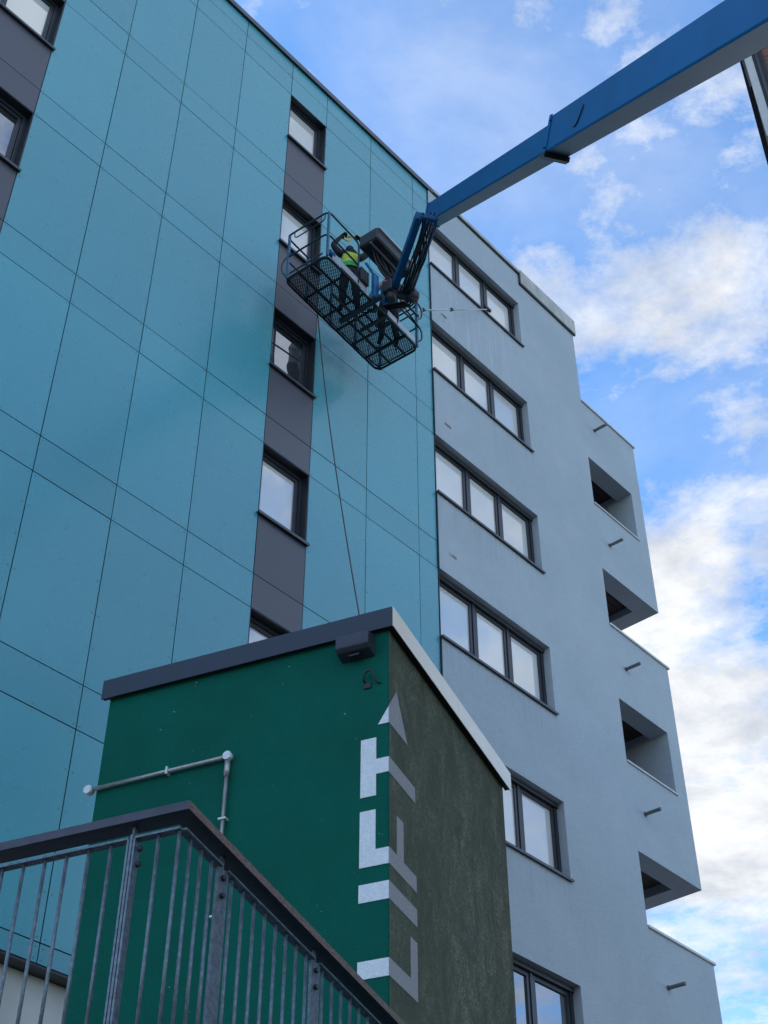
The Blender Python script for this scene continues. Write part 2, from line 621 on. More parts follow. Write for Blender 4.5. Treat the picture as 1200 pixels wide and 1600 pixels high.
# ------------------------------------------------------------------ ground
bm = BM()
v = [bm.verts.new(c) for c in ((-400, -400, 0), (400, -400, 0), (400, 400, 0), (-400, 400, 0))]
bm.faces.new(v)
g = obj('ground', bm, 'asphalt')
g['kind'] = 'structure'

# ================================================================== the apartment block
# local x runs along the facade, local y into the building, z up; facade plane is y = 0
blk = thing('apartment_building', 'tall apartment block with teal cladding panels and grey rendered stair wing', 'building', (-nF * D)[:], YF)

HEAD = [24.55 - 3.155 * k + E for k in range(8)]           # window heads, joint line
FLOOR = [h + 0.6 for h in HEAD]                            # second joint line of each pair
COLS = [5.48, 6.735, 7.985, 9.23, 10.48]
COLS2 = [11.48, 12.80, 14.12, 14.60]
STRIPS = [(4.48, 5.48), (10.48, 11.48)]
TOPZ = 25.64 + E
BASEZ = 6.0 + E
GAP = 0.014
SILLH = 1.415
X_LEFT = -1.0
LEFTCOLS = [X_LEFT, 0.48, 1.73, 2.98, 4.48]

# core behind the cladding
bm = BM()
box(bm, X_LEFT, 14.58, 0.24, 9.0, 0, TOPZ - 0.1)
obj('core_wall', bm, 'dark_backing', blk)
bm = BM()
for a, b in zip([X_LEFT, 5.48, 11.48], [4.48, 10.48, 14.585]):
    box(bm, a, b, 0.03, 0.24, BASEZ, TOPZ - 0.1)
obj('cladding_rail', bm, 'dark_backing', blk)

zlines = [BASEZ]
for k in range(7, -1, -1):
    for z in (HEAD[k], FLOOR[k]):
        if z > BASEZ + 0.1:
            zlines.append(z)
zlines.append(TOPZ)
zlines = sorted(zlines)
riv = BM()


def rivets(x0, x1, z0, z1):
    w, h = x1 - x0, z1 - z0
    xs = [x0 + 0.05, (x0 + x1) / 2, x1 - 0.05]
    nz = max(2, int(round(h / 0.55)) + 1)
    for i, x in enumerate(xs):
        for j in range(nz):
            z = z0 + 0.05 + (h - 0.1) * j / (nz - 1)
            c = [(x + 0.0075 * math.cos(a * math.pi / 3), -0.0035, z + 0.0075 * math.sin(a * math.pi / 3)) for a in range(6)]
            t_ = riv.verts.new((x, -0.005, z))
            q = [riv.verts.new(p) for p in c]
            for a in range(6):
                riv.faces.new((q[a], q[(a + 1) % 6], t_))


def panel(x0, x1, z0, z1, m='teal_panel'):
    bm = BM()
    g = GAP / 2
    w, h = (x1 - x0) / 2 - g, (z1 - z0) / 2 - g
    box(bm, -w, w, 0, 0.01, -h, h)
    o = obj('panel', bm, m, blk)
    o.location = ((x0 + x1) / 2, random.uniform(-0.0012, 0.0012), (z0 + z1) / 2)
    o.rotation_euler = (random.uniform(-1, 1) * 0.0009, 0, random.uniform(-1, 1) * 0.0012)
    return o


for i in range(len(zlines) - 1):
    z0, z1 = zlines[i], zlines[i + 1]
    for cols in (LEFTCOLS, COLS, COLS2):
        for a, b in zip(cols[:-1], cols[1:]):
            panel(a, b, z0, z1)
            if a > 4:
                rivets(a, b, z0, z1)
for a, b in STRIPS:                                        # above the top window the teal carries across
    panel(a, b, HEAD[0], FLOOR[0])
    panel(a, b, FLOOR[0], TOPZ)
o = obj('rivets', riv, 'rivet_metal', blk)
o['kind'] = 'stuff'

SILLS = [h - SILLH for h in HEAD]


def window(x0, x1, z0, z1, lights, glass, depth, frame_m='dark_aluminium', fw=0.075, blind=None):
    """recessed window: frame with casements, a pane per light"""
    y = depth
    w = BM()
    box(w, x0, x1, y, y + 0.07, z1 - fw, z1)
    box(w, x0, x1, y, y + 0.07, z0, z0 + fw)
    box(w, x0, x0 + fw, y, y + 0.07, z0 + fw, z1 - fw)
    box(w, x1 - fw, x1, y, y + 0.07, z0 + fw, z1 - fw)
    step = (x1 - x0 - 2 * fw) / lights
    for k in range(1, lights):
        xm = x0 + fw + step * k
        box(w, xm - 0.035, xm + 0.035, y, y + 0.07, z0 + fw, z1 - fw)
    fr = obj('window', w, frame_m, blk)
    for k in range(lights):
        a = x0 + fw + step * k + (0.035 if k else 0)
        b = x0 + fw + step * (k + 1) - (0.035 if k < lights - 1 else 0)
        s = BM()                                            # casement
        c, yy = 0.062, y + 0.018
        zz0, zz1 = z0 + fw + 0.006, z1 - fw - 0.006
        a, b = a + 0.006, b - 0.006
        box(s, a, b, yy, yy + 0.05, zz1 - c, zz1)
        box(s, a, b, yy, yy + 0.05, zz0, zz0 + c)
        box(s, a, a + c, yy, yy + 0.05, zz0 + c, zz1 - c)
        box(s, b - c, b, yy, yy + 0.05, zz0 + c, zz1 - c)
        obj('casement', s, frame_m, fr)
        q = BM()
        box(q, a + c - 0.01, b - c + 0.01, yy + 0.028, yy + 0.04, zz0 + c - 0.01, zz1 - c + 0.01)
        obj('pane', q, glass if isinstance(glass, str) else glass[k], fr)
    return fr


# teal strips: windows, sills, charcoal spandrel panels
for si, (a, b) in enumerate(STRIPS):
    for k in range(6):
        z1, z0 = HEAD[k], SILLS[k]
        if z0 < BASEZ:
            continue
        glass = 'glass_blind'
        if si == 0:
            glass = 'glass_dark' if k == 2 else 'glass_blind'
        elif k == 2:
            glass = 'glass_dark'
        w = window(a + 0.012, b - 0.012, z0 + 0.01, z1 - 0.01, 1, glass, 0.135, fw=0.07)
        s = BM()                                            # reveal lining
        box(s, a + 0.001, a + 0.011, 0.004, 0.22, z0, z1)
        box(s, b - 0.011, b - 0.001, 0.004, 0.22, z0, z1)
        box(s, a + 0.011, b - 0.011, 0.004, 0.22, z1 - 0.012, z1 - 0.002)
        obj('reveal', s, 'dark_aluminium', w)
        s = BM()
        box(s, a - 0.03, b + 0.03, -0.055, 0.135, z0 - 0.022, z0 + 0.006)
        box(s, a - 0.03, b + 0.03, -0.058, -0.053, z0 - 0.045, z0 + 0.006)
        obj('sill', s, 'sill_metal', w)
        zf = FLOOR[k + 1]
        panel(a, b, zf, z0 - 0.02, 'charcoal_panel')
        panel(a, b, HEAD[k + 1], zf, 'charcoal_panel')
    bm = BM()
    box(bm, a, b, 0.03, 0.24, BASEZ, SILLS[5] - 0.03)
    for k in range(5):
        box(bm, a, b, 0.03, 0.24, HEAD[k + 1] + 0.02, SILLS[k] - 0.03)
    box(bm, a, b, 0.03, 0.24, HEAD[0] + 0.02, TOPZ - 0.1)
    obj('strip_backing', bm, 'dark_backing', blk)

# roof edge of the clad wing
bm = BM()
for a, b in ((X_LEFT, 5.2), (5.204, 8.8), (8.804, 12.6), (12.604, 14.75)):
    box(bm, a, b, -0.05, 0.5, TOPZ + 0.012, TOPZ + 0.125)
    box(bm, a, b, -0.055, -0.045, TOPZ - 0.01, TOPZ + 0.128)
obj('roof_coping', bm, 'coping_metal', blk)
bm = BM()
box(bm, X_LEFT, 14.58, 0.5, 9.0, TOPZ - 0.1, TOPZ + 0.02)
obj('roof_deck', bm, 'concrete', blk)
# end trim of the cladding
bm = BM()
box(bm, 14.603, 14.612, -0.012, 0.03, BASEZ, TOPZ)
obj('corner_trim', bm, 'dark_aluminium', blk)
# base of the clad wing: soffit and pale plinth set back
bm = BM()
box(bm, X_LEFT, 14.6, 0.0, 0.235, BASEZ - 0.03, BASEZ - 0.006)
obj('base_flashing', bm, 'dark_aluminium', blk)
bm = BM()
box(bm, X_LEFT, 14.6, 0.20, 0.238, 0.0, BASEZ - 0.035)
obj('plinth_wall', bm, 'plinth_render', blk)


# ---- grey rendered wing: a slab with real openings
def holed_wall(bm, xs, zs, holes, y0, y1):
    """front slab between y0 (face) and y1, cut by rectangular holes (x0,x1,z0,z1)"""
    xs, zs = sorted(set(xs)), sorted(set(zs))

    def solid(i, j):
        if i < 0 or j < 0 or i >= len(xs) - 1 or j >= len(zs) - 1:
            return False
        cx, cz = (xs[i] + xs[i + 1]) / 2, (zs[j] + zs[j + 1]) / 2
        return not any(h[0] < cx < h[1] and h[2] < cz < h[3] for h in holes)
    vc = {}

    def vv(i, j, y):
        k = (i, j, y)
        if k not in vc:
            vc[k] = bm.verts.new((xs[i], y, zs[j]))
        return vc[k]
    for i in range(len(xs) - 1):
        for j in range(len(zs) - 1):
            if not solid(i, j):
                continue
            bm.faces.new((vv(i, j, y0), vv(i + 1, j, y0), vv(i + 1, j + 1, y0), vv(i, j + 1, y0)))
            bm.faces.new((vv(i, j, y1), vv(i, j + 1, y1), vv(i + 1, j + 1, y1), vv(i + 1, j, y1)))
            for di, dj, a, b in ((-1, 0, (i, j), (i, j + 1)), (1, 0, (i + 1, j), (i + 1, j + 1)),
                                 (0, -1, (i, j), (i + 1, j)), (0, 1, (i, j + 1), (i + 1, j + 1))):
                if not solid(i + di, j + dj):
                    bm.faces.new((vv(*a, y0), vv(*b, y0), vv(*b, y1), vv(*a, y1)))


GX0, GX1, WX1 = 14.615, 19.88, 17.70
GY = -0.028
gtop = 25.66 + E
wins = [(HEAD[k] - SILLH, HEAD[k]) for k in range(7)]
wins = [(a, b) for a, b in wins if a > 0.5]
holes = [(GX0 - 0.01, WX1, a, b) for a, b in wins]
bm = BM()
zs = [0, gtop] + [z for w in wins for z in w]
holed_wall(bm, [GX0, WX1, GX1], zs, holes, GY, 0.30)
obj('rendered_wall', bm, 'grey_render', blk)
bm = BM()
box(bm, 14.582, GX1, 0.302, 9.0, 0, gtop - 0.05)
obj('wing_core', bm, 'dark_backing', blk)
bm = BM()
box(bm, GX1 - 0.3, GX1 - 0.002, 0.3015, 9.01, 0, gtop - 0.02)
obj('end_wall', bm, 'grey_render', blk)
for k, (a, b) in enumerate(wins):
    gl = 'glass_dark' if k >= 5 else 'glass_blind'
    w = window(GX0 + 0.05, WX1 - 0.004, a + 0.004, b - 0.004, 3, gl, 0.125, fw=0.075)
    s = BM()
    box(s, GX0 - 0.02, WX1 + 0.035, GY - 0.045, 0.124, a - 0.024, a + 0.003)
    box(s, GX0 - 0.02, WX1 + 0.035, GY - 0.049, GY - 0.044, a - 0.044, a + 0.003)
    obj('sill', s, 'sill_metal', w)
    s = BM()                                               # roller-blind box / head flashing
    box(s, GX0 + 0.05, WX1 - 0.006, 0.09, 0.124, b - 0.075, b - 0.005)
    obj('head_trim', s, 'sill_metal', w)
    if k < 6:                                              # edge profile of the render next to the cladding
        s = BM()
        box(s, GX0 - 0.016, GX0 - 0.002, GY - 0.004, 0.02, (wins[k + 1][1] if k + 1 < len(wins) else 0), a - 0.03)
        obj('edge_profile', s, 'dark_aluminium', blk)
for z in (21.83, 18.73, 15.58, 12.45):
    s = BM()
    box(s, 14.90, 15.08, GY - 0.012, GY - 0.002, z + E - 0.035, z + E + 0.02)
    for q in range(3):
        box(s, 14.915, 15.065, GY - 0.016, GY - 0.012, z + E - 0.028 + q * 0.016, z + E - 0.022 + q * 0.016)
    obj('wall_vent', s, 'pale_coping', blk)

# parapet coping of the grey wing: thin flashing, then a deeper pale fascia
bm = BM()
box(bm, 14.76, 17.80, GY - 0.05, 0.5, gtop + 0.003, gtop + 0.10)
obj('parapet_flashing', bm, 'pale_coping', blk)
bm = BM()
box(bm, 14.76, 17.80, GY - 0.03, GY - 0.002, gtop - 0.035, gtop + 0.002)
box(bm, 17.79, 19.93, GY - 0.045, GY - 0.002, 25.28 + E, 25.315 + E)
box(bm, 17.79, 17.815, GY - 0.05, GY - 0.002, 25.28 + E, 25.74 + E)
obj('drip_edge', bm, 'dark_aluminium', blk)
bm = BM()
box(bm, 17.82, 19.93, GY - 0.06, 0.5, 25.318 + E, 25.79 + E)
obj('parapet_fascia', bm, 'pale_coping', blk, bevel=0.008)

# ---- balcony stack on the right end
BX0, BX1, PIER = 19.883, 21.95, 21.55
BY = -0.020
BD = 1.75                                                  # depth of the stack


def balcony_block(ztop, zbot, hole):
    """one storey-and-a-half wall block with an opening, solid right-hand cheek"""
    bm = BM()
    hs = [(BX0 - 0.01, PIER, hole[0], hole[1])] if hole else []
    holed_wall(bm, [BX0, PIER, BX1], [zbot, ztop] + (list(hole) if hole else []), hs, BY, 0.37)
    box(bm, PIER, BX1, 0.3705, BD, zbot, ztop)             # cheek wall
    obj('balcony_wall', bm, 'grey_render', blk)
    bm = BM()
    box(bm, BX0, BX1 + 0.04, BY - 0.035, 0.41, ztop + 0.002, ztop + 0.045)
    box(bm, PIER - 0.04, BX1 + 0.04, 0.411, BD, ztop + 0.002, ztop + 0.045)
    obj('parapet_cap', bm, 'white_trim', blk)
    if hole:
        bm = BM()
        box(bm, BX0 + 0.002, PIER + 0.03, BY - 0.03, 0.40, hole[0] + 0.002, hole[0] + 0.035)
        obj('opening_sill', bm, 'white_trim', blk)


def slab(z, dark=True):
    """floor slab with a timber-lined soffit between perimeter beams"""
    bm = BM()
    box(bm, BX0, PIER - 0.002, 0.372, BD, z + 0.22, z + 0.62)
    obj('balcony_slab', bm, 'concrete', blk)
    n = 9
    for i in range(n):
        y0 = 0.376 + (BD - 0.38) * i / n
        bm = BM()
        box(bm, BX0 + 0.004, PIER - 0.006, y0, y0 + (BD - 0.38) / n - 0.014, z + 0.17, z + 0.215)
        obj('soffit_board', bm, 'dark_timber', blk)
    bm = BM()
    box(bm, BX0 + 0.002, BX1, BD + 0.001, BD + 0.30, z, z + 0.62)
    obj('edge_beam', bm, 'grey_render', blk)


balcony_block(23.08 + E, 18.25 + E, (20.0 + E, 21.37 + E))
balcony_block(16.80 + E, 11.90 + E, (13.69 + E, 15.085 + E))
balcony_block(10.47 + E, 5.55 + E, (7.38 + E, 8.77 + E))
for z in (21.37, 18.25, 15.085, 11.90, 8.77):
    slab(z + E)
bm = BM()
box(bm, BX0, BX1, BY, BD, 0, 4.1 + E)
obj('balcony_base', bm, 'grey_render', blk)
for z in (22.45, 19.09, 15.95, 12.78, 9.55):
    s = BM()
    tube(s, [(20.30, BY + 0.02, z + E), (20.30, BY - 0.33, z + E - 0.012)], 0.034, 12, cap=False)
    tube(s, [(20.30, BY - 0.33, z + E - 0.012), (20.30, BY + 0.02, z + E)], 0.028, 12)
    sp_ = obj('drain_spout', s, 'spout_metal', blk)
    s = BM()
    tube(s, [(20.30, BY - 0.001, z + E), (20.30, BY - 0.012, z + E)], 0.05, 12)
    obj('spout_collar', s, 'spout_metal', sp_)

# ================================================================== lift tower
TX, TY = 7.8184, 3.335
TWX, TWY = 2.495, 2.388
tw = thing('lift_tower', 'green painted lift tower with white LIFT lettering and an arrow round its corner', 'tower', (0, 0, 0), YT)
TTOP = 6.30 + E
bm = BM()
box(bm, TX + 0.001, TX + TWX, TY, TY + TWY, 0, TTOP)
bm.normal_update()
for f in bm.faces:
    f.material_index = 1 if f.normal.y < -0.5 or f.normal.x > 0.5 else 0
bmesh.ops.bevel(bm, geom=[e for e in bm.edges if abs(e.verts[0].co.z - e.verts[1].co.z) > 1], offset=0.006, segments=2, affect='EDGES')
o = obj('wall', bm, ['green_paint', 'dirty_green_paint'], tw)

LT = 0.0035


def letter(name, lefts, rights):
    bm = BM()
    for x0, x1, z0, z1 in lefts:                            # on the near left face: distance from corner, height
        box(bm, TX - LT, TX - 0.0005, TY + max(x0, -LT), TY + x1, z0 + E, z1 + E, 0)
    for p in rights:
        if len(p) == 4 and not isinstance(p[0], tuple):
            x0, x1, z0, z1 = p
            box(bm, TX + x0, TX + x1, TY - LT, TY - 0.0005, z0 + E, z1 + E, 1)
    return obj(name, bm, ['letter_white', 'letter_white_shade'], tw)  # right-face strokes take the shaded tone of the white paint


letter('letter_l', [(0.0, 0.214, 3.60, 3.717)], [(0.0, 0.355, 3.60, 3.717), (0.355, 0.470, 3.60, 4.0)])
letter('letter_i', [(0.0, 0.213, 4.11, 4.236)], [(0.0, 0.473, 4.11, 4.236)])
letter('letter_f', [(0.0, 0.0955, 4.356, 4.474), (0.0955, 0.211, 4.356, 4.769)],
       [(0.0, 0.472, 4.356, 4.474), (0.133, 0.247, 4.4742, 4.767)])
letter('letter_t', [(0.0, 0.0935, 5.04, 5.157), (0.0935, 0.210, 4.875, 5.331)], [(0.0, 0.467, 5.034, 5.157)])
bm = BM()
poly_prism(bm, [(TX - LT, TY + 0.081, 5.432 + E), (TX - LT, TY - LT, 5.57 + E), (TX - LT, TY - LT, 5.432 + E)], (LT - 0.0005, 0, 0))
for f in bm.faces:
    f.material_index = 0
n0 = len(bm.faces)
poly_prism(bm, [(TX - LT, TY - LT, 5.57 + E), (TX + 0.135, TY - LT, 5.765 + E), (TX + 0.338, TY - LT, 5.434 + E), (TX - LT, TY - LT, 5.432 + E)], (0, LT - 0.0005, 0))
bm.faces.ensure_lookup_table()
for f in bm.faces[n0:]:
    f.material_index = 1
obj('arrow_mark', bm, ['letter_white', 'letter_white_shade'], tw)

# roof cap: one pressed aluminium, dark reflection painted left, bright sky sheen painted right
bm = BM()
box(bm, TX - 0.05, TX - 0.044, TY - 0.05, TY + TWY + 0.05, 6.225 + E, 6.40 + E)
box(bm, TX - 0.044, TX + TWX + 0.06, TY - 0.044, TY + TWY + 0.05, 6.305 + E, 6.395 + E)
obj('roof_cap', bm, 'cap_metal', tw)
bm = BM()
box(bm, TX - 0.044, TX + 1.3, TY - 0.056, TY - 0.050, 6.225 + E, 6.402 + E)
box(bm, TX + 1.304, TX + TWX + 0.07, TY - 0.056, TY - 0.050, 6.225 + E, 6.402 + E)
obj('fascia', bm, 'cap_metal_sheen', tw)
bm = BM()
box(bm, TX - 0.043, TX + TWX + 0.06, TY - 0.0495, TY - 0.0005, 6.24 + E, 6.25 + E)
box(bm, TX - 0.043, TX - 0.0005, TY, TY + TWY + 0.05, 6.24 + E, 6.25 + E)
obj('soffit', bm, 'soffit_dark', tw)

# conduit on the tower
cx = TX - 0.03
cd = thing('cable_conduit', 'bent galvanised cable conduit with round junction boxes on the green tower wall', 'conduit', (0, 0, 0), YT)
bm = BM()
tube(bm, [(cx, TY + 2.41, 5.425 + E), (cx, TY + 1.255, 5.437 + E)], 0.0165, 12)
obj('pipe', bm, 'conduit_steel', cd)
bm = BM()
tube(bm, [(cx, TY + 1.255, 5.437 + E), (cx, TY + 1.255, 3.4 + E)], 0.014, 12)
tube(bm, [(cx, TY + 1.255, 5.40 + E), (cx, TY + 1.255, 5.27 + E)], 0.022, 12)
obj('pipe', bm, 'conduit_steel', cd)
for yy, zz in ((TY + 2.43, 5.423 + E), (TY + 1.254, 5.437 + E)):
    bm = BM()
    tube(bm, [(TX - 0.004, yy, zz), (TX - 0.05, yy, zz)], 0.033, 16)
    j = obj('junction_box', bm, 'junction_steel', cd)
    bm = BM()
    tube(bm, [(TX - 0.05, yy, zz), (TX - 0.056, yy, zz)], 0.0345, 16)
    for dy in (-0.026, 0.026):
        tube(bm, [(TX - 0.056, yy + dy, zz), (TX - 0.059, yy + dy, zz)], 0.005, 6)
    obj('lid', bm, 'junction_steel', j)
for yy, zz, hor in ((TY + 1.757, 5.432 + E, True), (TY + 1.255, 4.93 + E, False), (TY + 1.255, 4.2 + E, False)):
    bm = BM()
    if hor:
        box(bm, TX - 0.052, TX - 0.001, yy - 0.007, yy + 0.007, zz - 0.03, zz + 0.03)
    else:
        box(bm, TX - 0.050, TX - 0.001, yy - 0.03, yy + 0.03, zz - 0.007, zz + 0.007)
    obj('saddle_clip', bm, 'junction_steel', cd)

# floodlight housing under the cap
fl = thing('bulkhead_light', 'angular dark bulkhead light mounted under the lift tower roof edge', 'light fitting', (0, 0, 0), YT)
bm = BM()
y0, y1 = TY + 0.108, TY + 0.372
zt = 6.275 + E
P = [(TX - 0.001, 6.025), (TX - 0.10, 6.045), (TX - 0.13, 6.075), (TX - 0.13, 6.185), (TX - 0.001, 6.215)]
poly_prism(bm, [(x, y0, z + E) for x, z in P], (0, y1 - y0, 0))
obj('housing', bm, 'housing_navy', fl, bevel=0.006)
bm = BM()
box(bm, TX - 0.085, TX - 0.035, y0 + 0.09, y1 - 0.09, 6.015 + E, 6.03 + E)
obj('lens', bm, 'black_plastic', fl)
# cable hook below it
bm = BM()
pts = [(TX - 0.002, TY + 0.185, 5.80), (TX - 0.035, TY + 0.185, 5.83), (TX - 0.04, TY + 0.17, 5.875), (TX - 0.04, TY + 0.125, 5.885), (TX - 0.035, TY + 0.105, 5.83), (TX - 0.015, TY + 0.085, 5.785), (TX - 0.002, TY + 0.06, 5.78)]
tube(bm, rounded([(x, y, z + E) for x, y, z in pts], 0.02, 3), 0.008, 8)
box(bm, TX - 0.012, TX - 0.001, TY + 0.135, TY + 0.19, 5.755 + E, 5.80 + E)
hk = tag(obj('cable_hook', bm, 'black_plastic'), 'small black cable hook on the green wall below the bulkhead light', 'hook')
hk.rotation_euler = (0, 0, YT)

# ================================================================== walkway balustrade (tower-aligned)
QX, QY = 4.821, 3.041
ZR = 3.051 + E                                             # top of the panel frames
SL = -0.046                                                # fall of the ramp run per metre
rl = thing('balustrade', 'galvanised bar balustrade with dark flat handrail in front of the lift tower', 'railing', (0, 0, 0), YT)


def zr(s):
    return ZR + SL * s


HT = 1.02
RUN_L = 3.4                                                # left run goes along +y, right run along +x
RUN_R = 2.92
posts_r = [0.37, 1.355, 2.34]
posts_l = [0.245, 1.33, 2.42]
baluster = None


def place_baluster(x, y, ztop, zbot):
    global baluster
    h = ztop - zbot
    bm = BM()
    tube(bm, [(0, 0, 0), (0, 0, h)], 0.0085, 8)
    o = obj('baluster', bm, 'galvanised', rl)
    o.location = (x, y, zbot)


# right run bays
edges = [0.0] + posts_r + [RUN_R]
for i in range(len(edges) - 1):
    a = edges[i] + (0.03 if i > 0 else 0.0)
    b = edges[i + 1] - (0.03 if i < len(edges) - 2 else 0.0)
    for zo, nm in ((0, 'frame_top_bar'), (-HT, 'frame_bottom_bar')):
        bm = BM()
        beam(bm, (QX + a, QY, zr(a) + zo - 0.006), (QX + b, QY, zr(b) + zo - 0.006), (0, 1, 0), 0.045, 0.011)
        obj(nm, bm, 'galvanised', rl)
    for s in ([a, b] if i > 0 else [b]):
        bm = BM()
        box(bm, QX + s - 0.005, QX + s + 0.005, QY + 0.0, QY + 0.012, zr(s) - HT, zr(s) - 0.013)
        obj('frame_upright', bm, 'galvanised', rl)
    if i == 0:
        ss = [0.078, 0.174, 0.272]
    else:
        n = int(round((b - a - 0.132) / 0.106)) + 1
        ss = [a + 0.066 + (b - a - 0.132) * k / (n - 1) for k in range(n)]
    for s in ss:
        place_baluster(QX + s, QY, zr(s) - 0.013, zr(s) - HT)
for s in posts_r:
    bm = BM()
    box(bm, QX + s - 0.046, QX + s + 0.046, QY - 0.010, QY - 0.002, zr(s) - 1.35, zr(s) - 0.012)
    box(bm, QX + s - 0.014, QX + s + 0.014, QY - 0.002, QY + 0.01, zr(s) - 0.1, zr(s) + 0.055)
    p = obj('post', bm, 'galvanised', rl)
    for dz in (0.06, 0.145, 0.9, 0.98):
        bm = BM()
        tube(bm, [(QX + s - 0.012, QY - 0.014, zr(s) - dz), (QX + s - 0.012, QY - 0.030, zr(s) - dz)], 0.014, 6)
        obj('bolt', bm, 'dark_aluminium', p)
# left run bays
edges = [0.0] + posts_l + [RUN_L]
for i in range(len(edges) - 1):
    a = edges[i] + (0.016 if i > 0 else 0.0)
    b = edges[i + 1] - (0.016 if i < len(edges) - 2 else 0.0)
    for zo, nm in ((0, 'frame_top_bar'), (-HT, 'frame_bottom_bar')):
        bm = BM()
        box(bm, QX - 0.022, QX + 0.022, QY + a, QY + b, ZR + zo - 0.011, ZR + zo)
        obj(nm, bm, 'galvanised', rl)
    for s in ([a, b] if i > 0 else [b]):
        bm = BM()
        box(bm, QX - 0.022, QX + 0.022, QY + s - 0.005, QY + s + 0.005, ZR - HT, ZR - 0.0115)
        obj('frame_upright', bm, 'galvanised', rl)
    if i == 0:
        ss = [0.013, 0.118]
    else:
        n = int(round((b - a) / 0.1155))
        ss = [a + (b - a) * (k + 0.62) / n for k in range(n)]
        ss = [0.361 + 0.1155 * k + (i - 1) * 1.086 for k in range(9)]
    for s in ss:
        place_baluster(QX, QY + s, ZR - 0.011, ZR - HT)
for s in posts_l:
    bm = BM()
    box(bm, QX - 0.022, QX + 0.032, QY + s - 0.006, QY + s + 0.006, ZR - 1.35, ZR + 0.01)
    box(bm, QX - 0.012, QX + 0.012, QY + s - 0.006, QY + s + 0.006, ZR + 0.01, ZR + 0.055)
    p = obj('post', bm, 'galvanised', rl)
    for dz in (0.05, 0.125, 0.9, 0.98):
        bm = BM()
        tube(bm, [(QX + 0.012, QY + s - 0.006, ZR - dz), (QX + 0.012, QY + s - 0.04, ZR - dz)], 0.012, 6)
        obj('bolt', bm, 'dark_aluminium', p)
# flat handrail, mitred at the corner
CO, CI, C0, C1 = -0.062, 0.047, 0.052, 0.096
bm = BM()
pr = [(CO, C0), (CI, C0), (CI, C1 - 0.004), (CI - 0.004, C1), (CO + 0.004, C1), (CO, C1 - 0.004)]
a = [bm.verts.new((QX + o_, QY + o_ * 1.0, ZR + z)) for o_, z in pr]
b = [bm.verts.new((QX + o_, QY + RUN_L, ZR + z)) for o_, z in pr]
n = len(pr)
for i in range(n):
    bm.faces.new((a[i], a[(i + 1) % n], b[(i + 1) % n], b[i]))
bm.faces.new(b)
bm.faces.new(a[::-1])
obj('handrail', bm, 'handrail_cap', rl)
bm = BM()
a = [bm.verts.new((QX + o_ + 0.0005, QY + o_, ZR + z)) for o_, z in pr]
b = [bm.verts.new((QX + RUN_R, QY + o_, zr(RUN_R) + z)) for o_, z in pr]
for i in range(n):
    f = bm.faces.new((a[i], a[(i + 1) % n], b[(i + 1) % n], b[i]))
bm.faces.new(b)
bm.faces.new(a[::-1])
bm.normal_update()
for f in bm.faces:
    c = f.calc_center_median()
    f.material_index = 1 if c.y < QY + CO + 0.005 else 0
obj('handrail', bm, ['handrail_cap', 'handrail_worn'], rl)
# the deck the balustrade stands on
bm = BM()
zd = ZR - 1.14
box(bm, QX - 0.03, TX - 0.01, QY - 0.001, QY + RUN_L, zd - 0.2, zd)
dk = obj('walkway', bm, 'concrete')
dk['kind'] = 'structure'
dk.rotation_euler = (0, 0, YT)
for xx, yy in ((QX + 0.4, QY + 0.4), (QX + 0.4, QY + 3.0)):
    bm = BM()
    box(bm, xx - 0.1, xx + 0.1, yy - 0.1, yy + 0.1, 0, zd - 0.201)
    c = obj('walkway_column', bm, 'galvanised', dk)

# ================================================================== brick building on the right
br = thing('brick_building', 'dark brick building with white corner trim at the right edge beyond the boom', 'building', (0, 0, 0), YT)
CXB, CYB, TZB = 9.41, -0.235, 14.6 + E                      # its near corner, in the tower's axes
bm = BM()
box(bm, CXB + 0.02, 14, -8, CYB - 0.02, 0, TZB)
obj('wall', bm, 'brick_wall', br)
bm = BM()
box(bm, CXB - 0.02, CXB + 0.019, CYB - 0.085, CYB, 12.55 + E, TZB - 0.05)
obj('corner_trim', bm, 'white_trim', br)
bm = BM()
box(bm, CXB - 0.012, CXB + 0.019, CYB - 0.05, CYB - 0.006, 0, 12.548 + E)
obj('corner_trim', bm, 'white_trim', br)
bm = BM()
box(bm, CXB - 0.006, CXB + 0.019, CYB - 0.20, CYB - 0.087, 0, TZB - 0.05)
dsp = obj('downpipe_recess', bm, 'black_plastic', br)
bm = BM()
tube(bm, [(CXB - 0.03, CYB - 0.135, 0.0), (CXB - 0.03, CYB - 0.135, TZB - 0.06)], 0.022, 8)
obj('downpipe', bm, 'dark_aluminium', br)
bm = BM()
box(bm, CXB - 0.03, CXB + 0.05, CYB + 0.001, CYB + 0.022, 13.45 + E, TZB - 0.05)
obj('flashing_strip', bm, 'black_plastic', br)
bm = BM()
box(bm, CXB - 0.06, 14.06, -8.06, CYB + 0.04, TZB + 0.002, TZB + 0.12)
obj('parapet_coping', bm, 'coping_metal', br)

# ================================================================== boom lift
az, el = R(104.694), R(44.32)
hd = Vector((math.cos(az), math.sin(az), 0))
bd = Vector((math.cos(az) * math.cos(el), math.sin(az) * math.cos(el), math.sin(el)))      # towards the tip
bs = Vector((math.sin(az), -math.cos(az), 0))              # to the right of the boom
bu = bs.cross(bd)
UP = Vector((0, 0, 1))
KB = 1.045
M1 = Vector((0.906, 13.878, 18.306 + E))
M2 = Vector((2.12, 9.141, 13.495 + E))
foot = Vector((M2.x - bd.x * 20.6, M2.y - bd.y * 20.6, 0))
bl = thing('boom_lift', 'blue boom lift reaching up over the court with a long mesh-floored work basket', 'boom lift', (0, 0, 0))


